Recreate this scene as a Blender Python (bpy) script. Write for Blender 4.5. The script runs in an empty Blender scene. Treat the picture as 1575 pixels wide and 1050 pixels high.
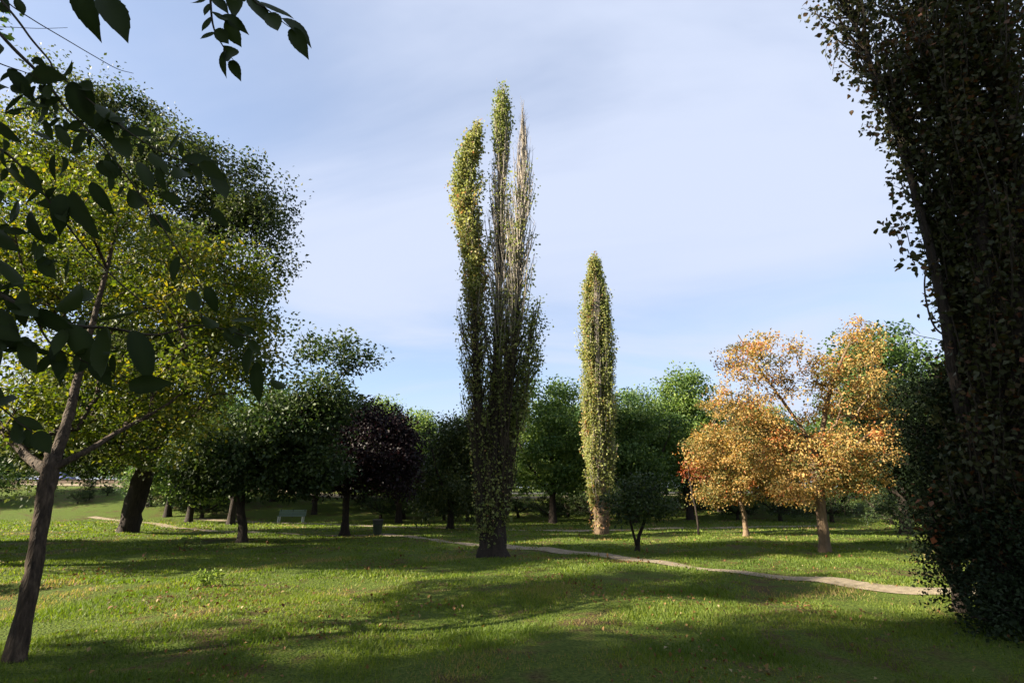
import bpy, bmesh, math, random
import numpy as np

R = math.radians
scene = bpy.context.scene
COL = scene.collection

# ------------------------------------------------------------------ camera
cam_d = bpy.data.cameras.new('camera')
cam = bpy.data.objects.new('camera', cam_d)
COL.objects.link(cam)
cam.location = (0, 0, 1.6)
cam.rotation_euler = (R(90 + 16.6), 0, 0)
cam_d.sensor_width = 36
cam_d.lens = 820 / 1575 * 36
cam_d.clip_start = 0.05
cam_d.clip_end = 2000
scene.camera = cam

# ------------------------------------------------------------------ light
SUN_EL = 27.0
SUN_FWD = 15.0            # shadows run to the right and this many degrees away from the viewer
scene.view_settings.view_transform = 'Standard'
scene.view_settings.look = 'None'
scene.view_settings.gamma = 1
scene.view_settings.use_curve_mapping = False
scene.view_settings.exposure = 2.15
ts = (-math.cos(R(SUN_FWD)) * math.cos(R(SUN_EL)), -math.sin(R(SUN_FWD)) * math.cos(R(SUN_EL)), math.sin(R(SUN_EL)))
sun_d = bpy.data.lights.new('sun', 'SUN')
sun_d.energy = 5.0
sun_d.angle = R(0.6)
sun_d.color = (1.0, 0.89, 0.71)
sun = bpy.data.objects.new('sun', sun_d)
COL.objects.link(sun)
from mathutils import Vector, Matrix
sun.rotation_euler = Vector(ts).to_track_quat('Z', 'Y').to_euler()
sun.location = (-30, -16, 25)

world = bpy.data.worlds.new('World')
scene.world = world
world.use_nodes = True
nt = world.node_tree
nt.nodes.clear()
def N(tree, t, **kw):
    n = tree.nodes.new(t)
    for k, v in kw.items():
        setattr(n, k, v)
    return n
sky = N(nt, 'ShaderNodeTexSky', sky_type='NISHITA')
sky.sun_disc = False
sky.sun_elevation = R(SUN_EL)
sky.sun_rotation = math.atan2(ts[0], ts[1])
sky.air_density = 1.0
sky.dust_density = 0.2
sky.ozone_density = 3.0
tc = N(nt, 'ShaderNodeTexCoord')
sep = N(nt, 'ShaderNodeSeparateXYZ')
nt.links.new(tc.outputs['Generated'], sep.inputs[0])
zz = N(nt, 'ShaderNodeMath', operation='ADD'); zz.inputs[1].default_value = 0.22
nt.links.new(sep.outputs['Z'], zz.inputs[0])
zm = N(nt, 'ShaderNodeMath', operation='MAXIMUM'); zm.inputs[1].default_value = 0.05
nt.links.new(zz.outputs[0], zm.inputs[0])
dx = N(nt, 'ShaderNodeMath', operation='DIVIDE'); nt.links.new(sep.outputs['X'], dx.inputs[0]); nt.links.new(zm.outputs[0], dx.inputs[1])
dy = N(nt, 'ShaderNodeMath', operation='DIVIDE'); nt.links.new(sep.outputs['Y'], dy.inputs[0]); nt.links.new(zm.outputs[0], dy.inputs[1])
cmb = N(nt, 'ShaderNodeCombineXYZ')
nt.links.new(dx.outputs[0], cmb.inputs[0]); nt.links.new(dy.outputs[0], cmb.inputs[1])
mp = N(nt, 'ShaderNodeMapping')
mp.inputs['Scale'].default_value = (0.55, 1.2, 1)
mp.inputs['Rotation'].default_value = (0, 0, R(14))
mp.inputs['Location'].default_value = (3.1, 0.55, 0)
nt.links.new(cmb.outputs[0], mp.inputs[0])
no = N(nt, 'ShaderNodeTexNoise')
no.inputs['Scale'].default_value = 1.15
no.inputs['Detail'].default_value = 6
no.inputs['Roughness'].default_value = 0.52
no.inputs['Distortion'].default_value = 0.5
nt.links.new(mp.outputs[0], no.inputs['Vector'])
cr = N(nt, 'ShaderNodeMapRange')
cr.inputs['From Min'].default_value = 0.3
cr.inputs['From Max'].default_value = 0.6
cr.inputs['To Min'].default_value = 0.42
cr.inputs['To Max'].default_value = 0.96
cr.interpolation_type = 'SMOOTHSTEP'
nt.links.new(no.outputs['Fac'], cr.inputs['Value'])
mx = N(nt, 'ShaderNodeMix', data_type='RGBA')
nt.links.new(cr.outputs[0], mx.inputs[0])
nt.links.new(sky.outputs[0], mx.inputs[6])
mx.inputs[7].default_value = (3.0, 3.35, 4.2, 1)        # thin high veil of cloud
bg = N(nt, 'ShaderNodeBackground')
bg.inputs['Strength'].default_value = 0.055
nt.links.new(mx.outputs[2], bg.inputs['Color'])
wo = N(nt, 'ShaderNodeOutputWorld')
nt.links.new(bg.outputs[0], wo.inputs['Surface'])
scene.cycles.max_bounces = 6
scene.cycles.diffuse_bounces = 3
scene.cycles.transmission_bounces = 3
scene.cycles.use_denoising = True

# ------------------------------------------------------------------ helpers
def smooth(a, b, x):
    t = np.clip((x - a) / (b - a), 0, 1)
    return t * t * (3 - 2 * t)

def H(x, y):
    x = np.asarray(x, float); y = np.asarray(y, float)
    near = 0.035 * np.sin(x * 0.9 + 0.6 * np.sin(y * 0.7)) + 0.03 * np.sin(y * 1.3 + 0.8 * x) + 0.02 * np.sin(2.3 * x - 1.7 * y)
    near = near * smooth(2, 5, np.hypot(x, y)) * (1 - smooth(26, 42, y))
    back = 2.2 * smooth(43, 66, y) + 1.4 * smooth(12, 34, -x) * smooth(48, 70, y)
    back = back + 2.0 * smooth(64, 120, y)
    return near + back

def hz(x, y):
    return float(H(x, y))

def mesh_np(name, V, T, attrs=None, smooth_shade=False):
    V = np.asarray(V, np.float32); T = np.asarray(T, np.int32)
    me = bpy.data.meshes.new(name)
    k = T.shape[1]
    me.vertices.add(len(V)); me.vertices.foreach_set('co', V.ravel())
    me.loops.add(T.size); me.loops.foreach_set('vertex_index', T.ravel())
    me.polygons.add(len(T))
    me.polygons.foreach_set('loop_start', np.arange(0, T.size, k, dtype=np.int32))
    me.polygons.foreach_set('loop_total', np.full(len(T), k, np.int32))
    if smooth_shade:
        me.polygons.foreach_set('use_smooth', np.ones(len(T), bool))
    me.update(calc_edges=True)
    for n, a in (attrs or {}).items():
        at = me.attributes.new(n, 'FLOAT', 'POINT')
        at.data.foreach_set('value', np.asarray(a, np.float32))
    return me

def link(name, me, mat=None, parent=None, kind=None):
    o = bpy.data.objects.new(name, me)
    COL.objects.link(o)
    if mat and me is not None and not me.materials:
        me.materials.append(mat)
    if parent:
        o.parent = parent
    if kind:
        o['kind'] = kind
    return o

def tag(o, label, cat, group=None):
    o['label'] = label; o['category'] = cat
    if group:
        o['group'] = group
    return o

def thing(name, label, cat, loc, group=None, rz=0):
    o = bpy.data.objects.new(name, None)
    o.empty_display_size = 0.2
    COL.objects.link(o)
    o.location = loc
    o.rotation_euler = (0, 0, rz)
    return tag(o, label, cat, group)

# ------------------------------------------------------------------ materials
def mat_new(name):
    m = bpy.data.materials.new(name); m.use_nodes = True
    m.node_tree.nodes.clear()
    return m, m.node_tree

def ramp(t, stops):
    r = N(t, 'ShaderNodeValToRGB')
    e = r.color_ramp.elements
    while len(e) < len(stops):
        e.new(0.5)
    for el, (p, c) in zip(e, stops):
        el.position = p; el.color = (*c, 1)
    return r

def leaf_mat(name, stops, trans=0.35, rough=0.55, spec=0.25, k=0.62):
    stops = [(p, tuple(c * k for c in col)) for p, col in stops]
    m, t = mat_new(name)
    at = N(t, 'ShaderNodeAttribute', attribute_name='tint')
    rp = ramp(t, stops)
    t.links.new(at.outputs['Fac'], rp.inputs[0])
    p = N(t, 'ShaderNodeBsdfPrincipled')
    p.inputs['Roughness'].default_value = rough
    p.inputs['Specular IOR Level'].default_value = spec
    t.links.new(rp.outputs[0], p.inputs['Base Color'])
    tr = N(t, 'ShaderNodeBsdfTranslucent')
    hs = N(t, 'ShaderNodeHueSaturation')
    hs.inputs['Saturation'].default_value = 1.15; hs.inputs['Value'].default_value = 1.5
    t.links.new(rp.outputs[0], hs.inputs['Color'])
    t.links.new(hs.outputs[0], tr.inputs['Color'])
    mx = N(t, 'ShaderNodeMixShader'); mx.inputs[0].default_value = trans
    t.links.new(p.outputs[0], mx.inputs[1]); t.links.new(tr.outputs[0], mx.inputs[2])
    o = N(t, 'ShaderNodeOutputMaterial')
    t.links.new(mx.outputs[0], o.inputs[0])
    return m

def noise_mat(name, stops, scale=6, stretch=(1, 1, 1), bump=0.4, bscale=None, rough=0.85, detail=6, spec=0.2):
    m, t = mat_new(name)
    tcn = N(t, 'ShaderNodeTexCoord')
    mpn = N(t, 'ShaderNodeMapping'); mpn.inputs['Scale'].default_value = stretch
    t.links.new(tcn.outputs['Object'], mpn.inputs[0])
    n1 = N(t, 'ShaderNodeTexNoise'); n1.inputs['Scale'].default_value = scale; n1.inputs['Detail'].default_value = detail
    n1.inputs['Roughness'].default_value = 0.65
    t.links.new(mpn.outputs[0], n1.inputs['Vector'])
    rp = ramp(t, stops); t.links.new(n1.outputs['Fac'], rp.inputs[0])
    p = N(t, 'ShaderNodeBsdfPrincipled'); p.inputs['Roughness'].default_value = rough
    p.inputs['Specular IOR Level'].default_value = spec
    t.links.new(rp.outputs[0], p.inputs['Base Color'])
    n2 = N(t, 'ShaderNodeTexNoise'); n2.inputs['Scale'].default_value = bscale or scale * 2.5; n2.inputs['Detail'].default_value = 5
    t.links.new(mpn.outputs[0], n2.inputs['Vector'])
    b = N(t, 'ShaderNodeBump'); b.inputs['Strength'].default_value = bump; b.inputs['Distance'].default_value = 0.05
    t.links.new(n2.outputs['Fac'], b.inputs['Height']); t.links.new(b.outputs[0], p.inputs['Normal'])
    o = N(t, 'ShaderNodeOutputMaterial'); t.links.new(p.outputs[0], o.inputs[0])
    return m

def plain(name, col, rough=0.6, metal=0.0, spec=0.4):
    m = noise_mat(name, [(0.3, tuple(c * 0.82 for c in col)), (0.7, col)], scale=9, bump=0.05, rough=rough, spec=spec)
    for n in m.node_tree.nodes:
        if n.type == 'BSDF_PRINCIPLED':
            n.inputs['Metallic'].default_value = metal
    return m

BARK = noise_mat('bark_brown', [(0.3, (0.014, 0.01, 0.007)), (0.55, (0.055, 0.038, 0.025)), (0.75, (0.12, 0.085, 0.058))], scale=9, stretch=(2.2, 2.2, 0.5), bump=0.9, bscale=14)
BARK_DARK = noise_mat('bark_dark', [(0.3, (0.014, 0.011, 0.009)), (0.7, (0.045, 0.033, 0.025))], scale=7, stretch=(2.2, 2.2, 0.45), bump=0.9)
BARK_PALE = noise_mat('bark_pale', [(0.3, (0.09, 0.06, 0.036)), (0.7, (0.19, 0.135, 0.085))], scale=7, stretch=(2.2, 2.2, 0.5), bump=0.7)
TWIG_PALE = noise_mat('twig_grey', [(0.3, (0.19, 0.16, 0.13)), (0.7, (0.36, 0.32, 0.27))], scale=4, bump=0.2)
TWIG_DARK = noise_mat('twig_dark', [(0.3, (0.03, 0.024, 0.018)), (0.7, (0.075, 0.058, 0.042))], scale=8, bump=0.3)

L_YELLOW = leaf_mat('leaf_yellow_green', [(0.0, (0.04, 0.065, 0.012)), (0.45, (0.1, 0.13, 0.02)), (0.8, (0.17, 0.18, 0.03)), (1.0, (0.25, 0.205, 0.035))], 0.4, k=0.84)
L_BIG = leaf_mat('leaf_mid_green', [(0.0, (0.03, 0.055, 0.016)), (0.5, (0.07, 0.095, 0.025)), (1.0, (0.15, 0.165, 0.05))], 0.32)
L_DARK = leaf_mat('leaf_dark_green', [(0.0, (0.018, 0.036, 0.012)), (0.5, (0.04, 0.065, 0.018)), (1.0, (0.085, 0.115, 0.03))], 0.28, k=0.85)
L_BELT = leaf_mat('leaf_belt_green', [(0.0, (0.022, 0.045, 0.014)), (0.5, (0.05, 0.085, 0.022)), (1.0, (0.1, 0.135, 0.035))], 0.34, k=1.4)
L_BACK = leaf_mat('leaf_background_green', [(0.0, (0.025, 0.05, 0.014)), (0.5, (0.06, 0.095, 0.022)), (1.0, (0.12, 0.155, 0.035))], 0.34, k=1.55)
L_PURPLE = leaf_mat('leaf_purple', [(0.0, (0.012, 0.007, 0.009)), (0.6, (0.024, 0.012, 0.015)), (1.0, (0.06, 0.02, 0.022))], 0.2)
L_ORANGE = leaf_mat('leaf_orange', [(0.0, (0.09, 0.1, 0.03)), (0.16, (0.17, 0.14, 0.045)), (0.4, (0.26, 0.165, 0.055)), (0.7, (0.34, 0.225, 0.075)), (0.92, (0.41, 0.29, 0.105)), (1.0, (0.28, 0.1, 0.035))], 0.4, k=1.15)
L_RED = leaf_mat('leaf_red', [(0.0, (0.2, 0.05, 0.02)), (1.0, (0.34, 0.09, 0.03))], 0.3)
L_POPLAR = leaf_mat('leaf_poplar', [(0.0, (0.06, 0.08, 0.026)), (0.5, (0.14, 0.16, 0.05)), (0.85, (0.22, 0.21, 0.075)), (0.94, (0.22, 0.17, 0.06)), (1.0, (0.24, 0.13, 0.065))], 0.4, k=1.35)
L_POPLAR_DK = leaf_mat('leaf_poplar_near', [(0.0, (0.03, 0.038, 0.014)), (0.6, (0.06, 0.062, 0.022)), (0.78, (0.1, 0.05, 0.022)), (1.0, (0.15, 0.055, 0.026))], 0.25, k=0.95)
L_BUSH = leaf_mat('leaf_evergreen', [(0.0, (0.012, 0.022, 0.01)), (1.0, (0.035, 0.055, 0.02))], 0.12, rough=0.6, spec=0.1)
L_ELM = leaf_mat('leaf_elm', [(0.0, (0.022, 0.036, 0.012)), (1.0, (0.048, 0.068, 0.02))], 0.25, rough=0.6, spec=0.12, k=0.8)
L_GRASS = leaf_mat('grass_blade', [(0.0, (0.045, 0.08, 0.012)), (0.45, (0.1, 0.142, 0.02)), (0.75, (0.15, 0.175, 0.032)), (0.88, (0.2, 0.16, 0.06)), (1.0, (0.24, 0.165, 0.075))], 0.4, rough=0.6, k=1.1)
L_LITTER = leaf_mat('fallen_leaf', [(0.0, (0.12, 0.05, 0.02)), (0.5, (0.24, 0.12, 0.045)), (0.9, (0.36, 0.23, 0.08)), (1.0, (0.5, 0.42, 0.24))], 0.15, rough=0.7)

# ground
def lawn_mat():
    m, t = mat_new('lawn')
    tcn = N(t, 'ShaderNodeTexCoord')
    big = N(t, 'ShaderNodeTexNoise'); big.inputs['Scale'].default_value = 0.35; big.inputs['Detail'].default_value = 5
    mid = N(t, 'ShaderNodeTexNoise'); mid.inputs['Scale'].default_value = 2.4; mid.inputs['Detail'].default_value = 6
    fin = N(t, 'ShaderNodeTexNoise'); fin.inputs['Scale'].default_value = 30; fin.inputs['Detail'].default_value = 4
    for n in (big, mid, fin):
        t.links.new(tcn.outputs['Object'], n.inputs['Vector'])
    g = ramp(t, [(0.3, (0.045, 0.072, 0.012)), (0.5, (0.082, 0.118, 0.018)), (0.7, (0.13, 0.155, 0.03))])
    t.links.new(fin.outputs['Fac'], g.inputs[0])
    br = ramp(t, [(0.3, (0.06, 0.042, 0.018)), (0.7, (0.115, 0.086, 0.036))])
    t.links.new(fin.outputs['Fac'], br.inputs[0])
    mul = N(t, 'ShaderNodeMath', operation='MULTIPLY'); t.links.new(big.outputs['Fac'], mul.inputs[0]); t.links.new(mid.outputs['Fac'], mul.inputs[1])
    mr = N(t, 'ShaderNodeMapRange'); mr.inputs['From Min'].default_value = 0.25; mr.inputs['From Max'].default_value = 0.36
    t.links.new(mul.outputs[0], mr.inputs['Value'])
    mxn = N(t, 'ShaderNodeMix', data_type='RGBA')
    t.links.new(mr.outputs[0], mxn.inputs[0]); t.links.new(g.outputs[0], mxn.inputs[6]); t.links.new(br.outputs[0], mxn.inputs[7])
    p = N(t, 'ShaderNodeBsdfPrincipled'); p.inputs['Roughness'].default_value = 0.9; p.inputs['Specular IOR Level'].default_value = 0.1
    t.links.new(mxn.outputs[2], p.inputs['Base Color'])
    b = N(t, 'ShaderNodeBump'); b.inputs['Strength'].default_value = 1.0; b.inputs['Distance'].default_value = 0.12
    t.links.new(fin.outputs['Fac'], b.inputs['Height']); t.links.new(b.outputs[0], p.inputs['Normal'])
    o = N(t, 'ShaderNodeOutputMaterial'); t.links.new(p.outputs[0], o.inputs[0])
    return m
LAWN = lawn_mat()
DIRT = noise_mat('path_gravel', [(0.3, (0.14, 0.11, 0.072)), (0.5, (0.22, 0.18, 0.12)), (0.7, (0.3, 0.245, 0.17))], scale=7, bump=0.6, bscale=70, rough=0.95)
ASPHALT = noise_mat('asphalt', [(0.3, (0.04, 0.04, 0.042)), (0.7, (0.07, 0.068, 0.066))], scale=8, bump=0.2, rough=0.9)

# ------------------------------------------------------------------ the setting
gs = np.sinh(np.linspace(-1, 1, 241) * 5.0) / math.sinh(5.0) * 700
gx, gy = np.meshgrid(gs, gs + 12)
V = np.stack([gx, gy, H(gx, gy)], -1).reshape(-1, 3)
n = len(gs)
ii, jj = np.meshgrid(np.arange(n - 1), np.arange(n - 1))
a = (jj * n + ii).ravel()
T = np.stack([a, a + 1, a + n + 1, a + n], -1)
ground = link('lawn', mesh_np('lawn', V, T, smooth_shade=True), LAWN, kind='structure')

def spline(pts, m=12):
    pts = [np.array(p, float) for p in pts]
    pts = [2 * pts[0] - pts[1]] + pts + [2 * pts[-1] - pts[-2]]
    out = []
    for i in range(1, len(pts) - 2):
        p0, p1, p2, p3 = pts[i - 1:i + 3]
        for k in range(m):
            t = k / m
            out.append(0.5 * ((2 * p1) + (-p0 + p2) * t + (2 * p0 - 5 * p1 + 4 * p2 - p3) * t * t + (-p0 + 3 * p1 - 3 * p2 + p3) * t ** 3))
    out.append(pts[-2])
    return np.array(out)

PATHS = []
def path(name, pts, w, mat=DIRT, seed=0, lift=0.012, wig=0.07):
    rng = np.random.default_rng(seed)
    c = spline(pts, 24)
    d = np.gradient(c, axis=0); d /= np.linalg.norm(d, axis=1)[:, None]
    s = np.stack([-d[:, 1], d[:, 0]], 1)
    K = 7
    n = len(c)
    wl = w / 2 * (1 + wig * np.convolve(rng.normal(size=n + 8), np.ones(9) / 3, 'valid'))
    wr = w / 2 * (1 + wig * np.convolve(rng.normal(size=n + 8), np.ones(9) / 3, 'valid'))
    V = []
    for k in range(K):
        q = k / (K - 1)
        off = -wl * (1 - q) + wr * q
        p = c + s * off[:, None]
        V.append(np.stack([p[:, 0], p[:, 1], H(p[:, 0], p[:, 1]) + lift + 0.01 * (1 - (2 * q - 1) ** 2)], 1))
    V = np.stack(V, 1).reshape(-1, 3)
    i, j = np.meshgrid(np.arange(n - 1), np.arange(K - 1))
    a = (i * K + j).ravel()
    T = np.stack([a, a + 1, a + K + 1, a + K], -1)
    PATHS.append((c, w))
    return link(name, mesh_np(name, V, T, smooth_shade=True), mat, kind='structure')

path('footpath', [(13.5, 7.0), (7.41,10.50), (6.30,12.13), (4.99,14.14), (3.25,16.61), (1.4, 18.6), (-2.2, 22.5), (-5.85,27.16), (-9.77,27.66), (-14.07,29.31), (-20.5, 34.5), (-27, 42), (-36, 48)], 0.78, seed=1)
path('footpath', [(-26, 46.5), (-18, 42.5), (-11, 38.2), (-6.0, 35.0), (-1.2, 32.5), (3.2, 31.2), (9, 33.5), (20, 37)], 1.1, seed=2)
path('gravel_track', [(-60, 66), (-34, 62), (-20, 60.5), (-8, 60), (4, 61.5), (20, 66)], 2.6, seed=3, lift=0.03)
path('road', [(-140, 78), (-80, 74.5), (-45, 74), (-20, 76), (20, 82), (90, 90)], 6.0, mat=ASPHALT, seed=4, lift=0.03, wig=0.0)

def on_path(x, y, m=0.0):
    bad = np.zeros(len(x), bool)
    for c, w in PATHS:
        for i in range(0, len(x), 20000):
            d2 = ((x[i:i + 20000, None] - c[None, ::3, 0]) ** 2 + (y[i:i + 20000, None] - c[None, ::3, 1]) ** 2).min(1)
            bad[i:i + 20000] |= d2 < (w / 2 + (m[i:i + 20000] if np.ndim(m) else m)) ** 2
    return bad

# ------------------------------------------------------------------ plant geometry
def unit(v):
    return v / np.maximum(np.linalg.norm(v, axis=-1, keepdims=True), 1e-9)

def leaves(C, size, rng, up=0.5, droop=0.25, aspect=0.62, dirs=None, fold=0.12, svar=0.35):
    """pointed, slightly folded leaf blades at the points C"""
    C = np.asarray(C, float); n = len(C)
    d = rng.normal(size=(n, 3))
    if dirs is not None:
        d = unit(d) + dirs
    d[:, 2] -= droop
    d = unit(d)
    nn = rng.normal(size=(n, 3)); nn[:, 2] += up * 2
    nn = unit(nn - d * (nn * d).sum(1, keepdims=True))
    s = np.cross(d, nn)
    L = (size * (1 + svar * rng.uniform(-1, 1, n)))[:, None]
    Wd = L * aspect * 0.5
    f = nn * L * fold
    V = np.stack([C, C + d * L * 0.45 + s * Wd + f, C + d * L, C + d * L * 0.45 - s * Wd + f], 1).reshape(-1, 3)
    b = np.arange(n)[:, None] * 4
    T = np.concatenate([b + [[0, 1, 2]], b + [[0, 2, 3]]], 0)
    return V, T

def tubes(P0, P1, R0, R1, sides=5):
    P0, P1 = np.asarray(P0, float), np.asarray(P1, float)
    n = len(P0)
    d = unit(P1 - P0)
    ref = np.where(np.abs(d[:, 2:3]) < 0.9, [[0, 0, 1.0]], [[1.0, 0, 0]])
    u = unit(np.cross(d, ref)); v = np.cross(d, u)
    an = np.arange(sides) * 2 * np.pi / sides
    ring = u[:, None] * np.cos(an)[None, :, None] + v[:, None] * np.sin(an)[None, :, None]
    A = P0[:, None] + ring * np.asarray(R0)[:, None, None]
    B = P1[:, None] + ring * np.asarray(R1)[:, None, None]
    V = np.concatenate([A, B], 1).reshape(-1, 3)
    k = np.arange(sides); k2 = (k + 1) % sides
    q = np.stack([k, k2, k2 + sides, k + sides], -1)
    T = (np.arange(n)[:, None, None] * 2 * sides + q[None]).reshape(-1, 4)
    return V, T

def trunk_mesh(name, stems, base, sides=14, rough=0.12, seed=0, step=6, flare=0.6):
    """stems: list of (points, radii); each a rough tapered column; the first flares at the foot"""
    rng = np.random.default_rng(seed)
    VV, TT, off = [], [], 0
    for si, (pts, rad) in enumerate(stems):
        c = spline([(*p, r) for p, r in zip(pts, rad)], step)
        P, r = c[:, :3], c[:, 3]
        if si == 0 and flare:
            r = r * (1 + flare * np.exp(-(P[:, 2] - P[0, 2]) / max(0.12, rad[0] * 1.2)))
        d = unit(np.gradient(P, axis=0))
        u = unit(np.cross(d, [[0.2, 1, 0.1]])); v = np.cross(d, u)
        an = np.arange(sides) * 2 * np.pi / sides
        ph = rng.uniform(0, 6.28, 4)
        lob = 1 + rough * (np.sin(3 * an[None] + ph[0] + P[:, 2:3] * 0.9) * 0.6 + np.sin(5 * an[None] + ph[1] - P[:, 2:3] * 1.7) * 0.5) + rough * 0.5 * rng.normal(size=(len(P), sides))
        V = P[:, None] + (u[:, None] * np.cos(an)[None, :, None] + v[:, None] * np.sin(an)[None, :, None]) * (r[:, None] * lob)[..., None]
        V = V.reshape(-1, 3)
        m = len(P)
        i, k = np.meshgrid(np.arange(m - 1), np.arange(sides))
        k2 = (k + 1) % sides
        T = np.stack([i * sides + k, i * sides + k2, (i + 1) * sides + k2, (i + 1) * sides + k], -1).reshape(-1, 4)
        VV.append(V); TT.append(T + off); off += len(V)
    return mesh_np(name, np.concatenate(VV) - np.array(base), np.concatenate(TT), smooth_shade=True)

def grow(nodes, radii, targets, rng, jitter=0.12, seg=4, tip=0.012, zpen=1.6):
    """joins every target to the nearest part of the skeleton; radii follow the pipe model"""
    P = [np.array(p, float) for p in nodes]
    par = [-1] * len(P)
    arr = np.zeros((len(P) + len(targets) * seg + 5, 3)); arr[:len(P)] = P
    cnt = len(P); n0 = cnt
    segs = []
    cen = np.mean(P, 0)
    order = np.argsort(np.linalg.norm(targets - cen, axis=1))
    for t in targets[order]:
        dv = t - arr[:cnt]
        dist = np.linalg.norm(dv, axis=1) + zpen * np.maximum(0, -dv[:, 2] + 0.1)
        dist[:n0] *= 1.15
        b = int(np.argmin(dist))
        p0 = arr[b].copy(); L = np.linalg.norm(t - p0)
        prev = b
        for k in range(1, seg + 1):
            q = k / seg
            pt = p0 + (t - p0) * q + np.array([0, 0, 0.18 * L * math.sin(math.pi * q)]) * 0.6
            if k < seg:
                pt = pt + rng.normal(size=3) * jitter * L / seg
            arr[cnt] = pt; segs.append((prev, cnt)); prev = cnt; cnt += 1
    e = 2.3
    A = np.zeros(cnt)
    has = np.zeros(cnt, bool)
    for p_, c_ in segs:
        has[p_] = True
    A[~has] = tip ** e
    for p_, c_ in reversed(segs):
        A[p_] += A[c_]
    rr = A ** (1 / e)
    lim = np.full(cnt, 1e9); lim[:n0] = np.array(radii) * 0.8
    rr = np.minimum(rr, max(radii) * 0.62)
    s = np.array(segs)
    R0 = np.minimum(rr[s[:, 0]], lim[s[:, 0]]); R1 = rr[s[:, 1]]
    R0 = np.minimum(R0, R1 * 1.6 + 0.004)
    return arr[s[:, 0]], arr[s[:, 1]], R0, R1

def sample_lobes(lobes, n, rng, shell=0.55):
    w = np.array([l[1] * l[2] * l[3] * (l[4] if len(l) > 4 else 1) for l in lobes]); w = w ** 0.8; w /= w.sum()
    idx = rng.choice(len(lobes), n, p=w)
    d = unit(rng.normal(size=(n, 3)))
    r = rng.uniform(0, 1, n) ** (1 / 3 * (1 - shell) + 0.02) * rng.uniform(0.8, 1.08, n)
    c = np.array([l[0] for l in lobes])[idx]; rad = np.array([l[1:4] for l in lobes])[idx]
    return c + d * r[:, None] * rad

def build_tree(name, label, base, stems, lobes, clumps, per, size, clump_r, lmat, bark, seed=0, group=None, cat='tree', minz=None,
               up=0.5, droop=0.25, flat=0.6, tip=0.012, sides=14, limb_sides=5, tint=(0.5, 0.25), flare=0.6, hang=0.0, parts=None, shell=0.55, rough=0.12, twigmat=None, aspect=0.62):
    rng = np.random.default_rng(seed)
    base = (base[0], base[1], base[2] if len(base) > 2 else hz(*base[:2]))
    root = thing(name, label, cat, base, group)
    stems = [([np.array(p, float) for p in pts], rad) for pts, rad in stems]
    link('trunk', trunk_mesh('trunk', stems, base, sides, seed=seed, flare=flare, rough=rough), bark, root)
    nodes, radii = [], []
    for si, (pts, rad) in enumerate(stems):
        c = spline([(*p, r) for p, r in zip(pts, rad)], 5)
        k0 = 0.55 if si == 0 else 0.15
        c = c[int(len(c) * k0):]
        nodes += list(c[:, :3]); radii += list(c[:, 3])
    cl = sample_lobes(lobes, clumps, rng, shell)
    if minz is not None:
        cl[:, 2] = np.maximum(cl[:, 2], minz + rng.uniform(0, 0.4, len(cl)))
    P0, P1, R0, R1 = grow(nodes, radii, cl, rng, tip=tip)
    Vb, Tb = tubes(P0, P1, R0, R1, limb_sides)
    link('branches', mesh_np('branches', Vb - np.array(base), Tb, smooth_shade=True), twigmat or bark, root, kind='stuff')
    # leaves in each clump, thinned at random so that some clumps are loose and some thick
    npc = np.maximum(3, (per * rng.uniform(0.35, 1.65, clumps))).astype(int)
    idx = np.repeat(np.arange(clumps), npc)
    off = rng.normal(size=(len(idx), 3))
    off *= (0.5 * np.minimum(1, 1.9 / np.linalg.norm(off, axis=1)))[:, None]
    crs = clump_r * rng.uniform(0.6, 1.35, clumps)
    off *= crs[idx][:, None] * np.array([1, 1, flat])
    if hang:
        h = rng.uniform(0, 1, len(idx)) ** 1.3
        off[:, 2] -= hang * h * crs[idx]
        off[:, :2] *= (1 - 0.4 * h)[:, None]
    C = cl[idx] + off
    V, T = leaves(C, size, rng, up=up, droop=droop, dirs=unit(off) * 0.7, aspect=aspect)
    ct = np.clip(rng.normal(tint[0], tint[1] * 0.75, clumps), 0, 1)
    tn = np.clip(ct[idx] + rng.normal(0, tint[1] * 0.7, len(idx)), 0, 1)
    link('crown', mesh_np('crown', V - np.array(base), T, {'tint': np.repeat(tn, 4)}), lmat, root, kind='stuff')
    return root

def dup(root, loc, rz, sc, label=None):
    r = root.copy(); COL.objects.link(r)
    r.location = loc; r.rotation_euler = (0, 0, rz); r.scale = sc
    if label:
        r['label'] = label
    for ch in list(root.children):
        c = ch.copy(); COL.objects.link(c); c.parent = r
    return r

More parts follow.
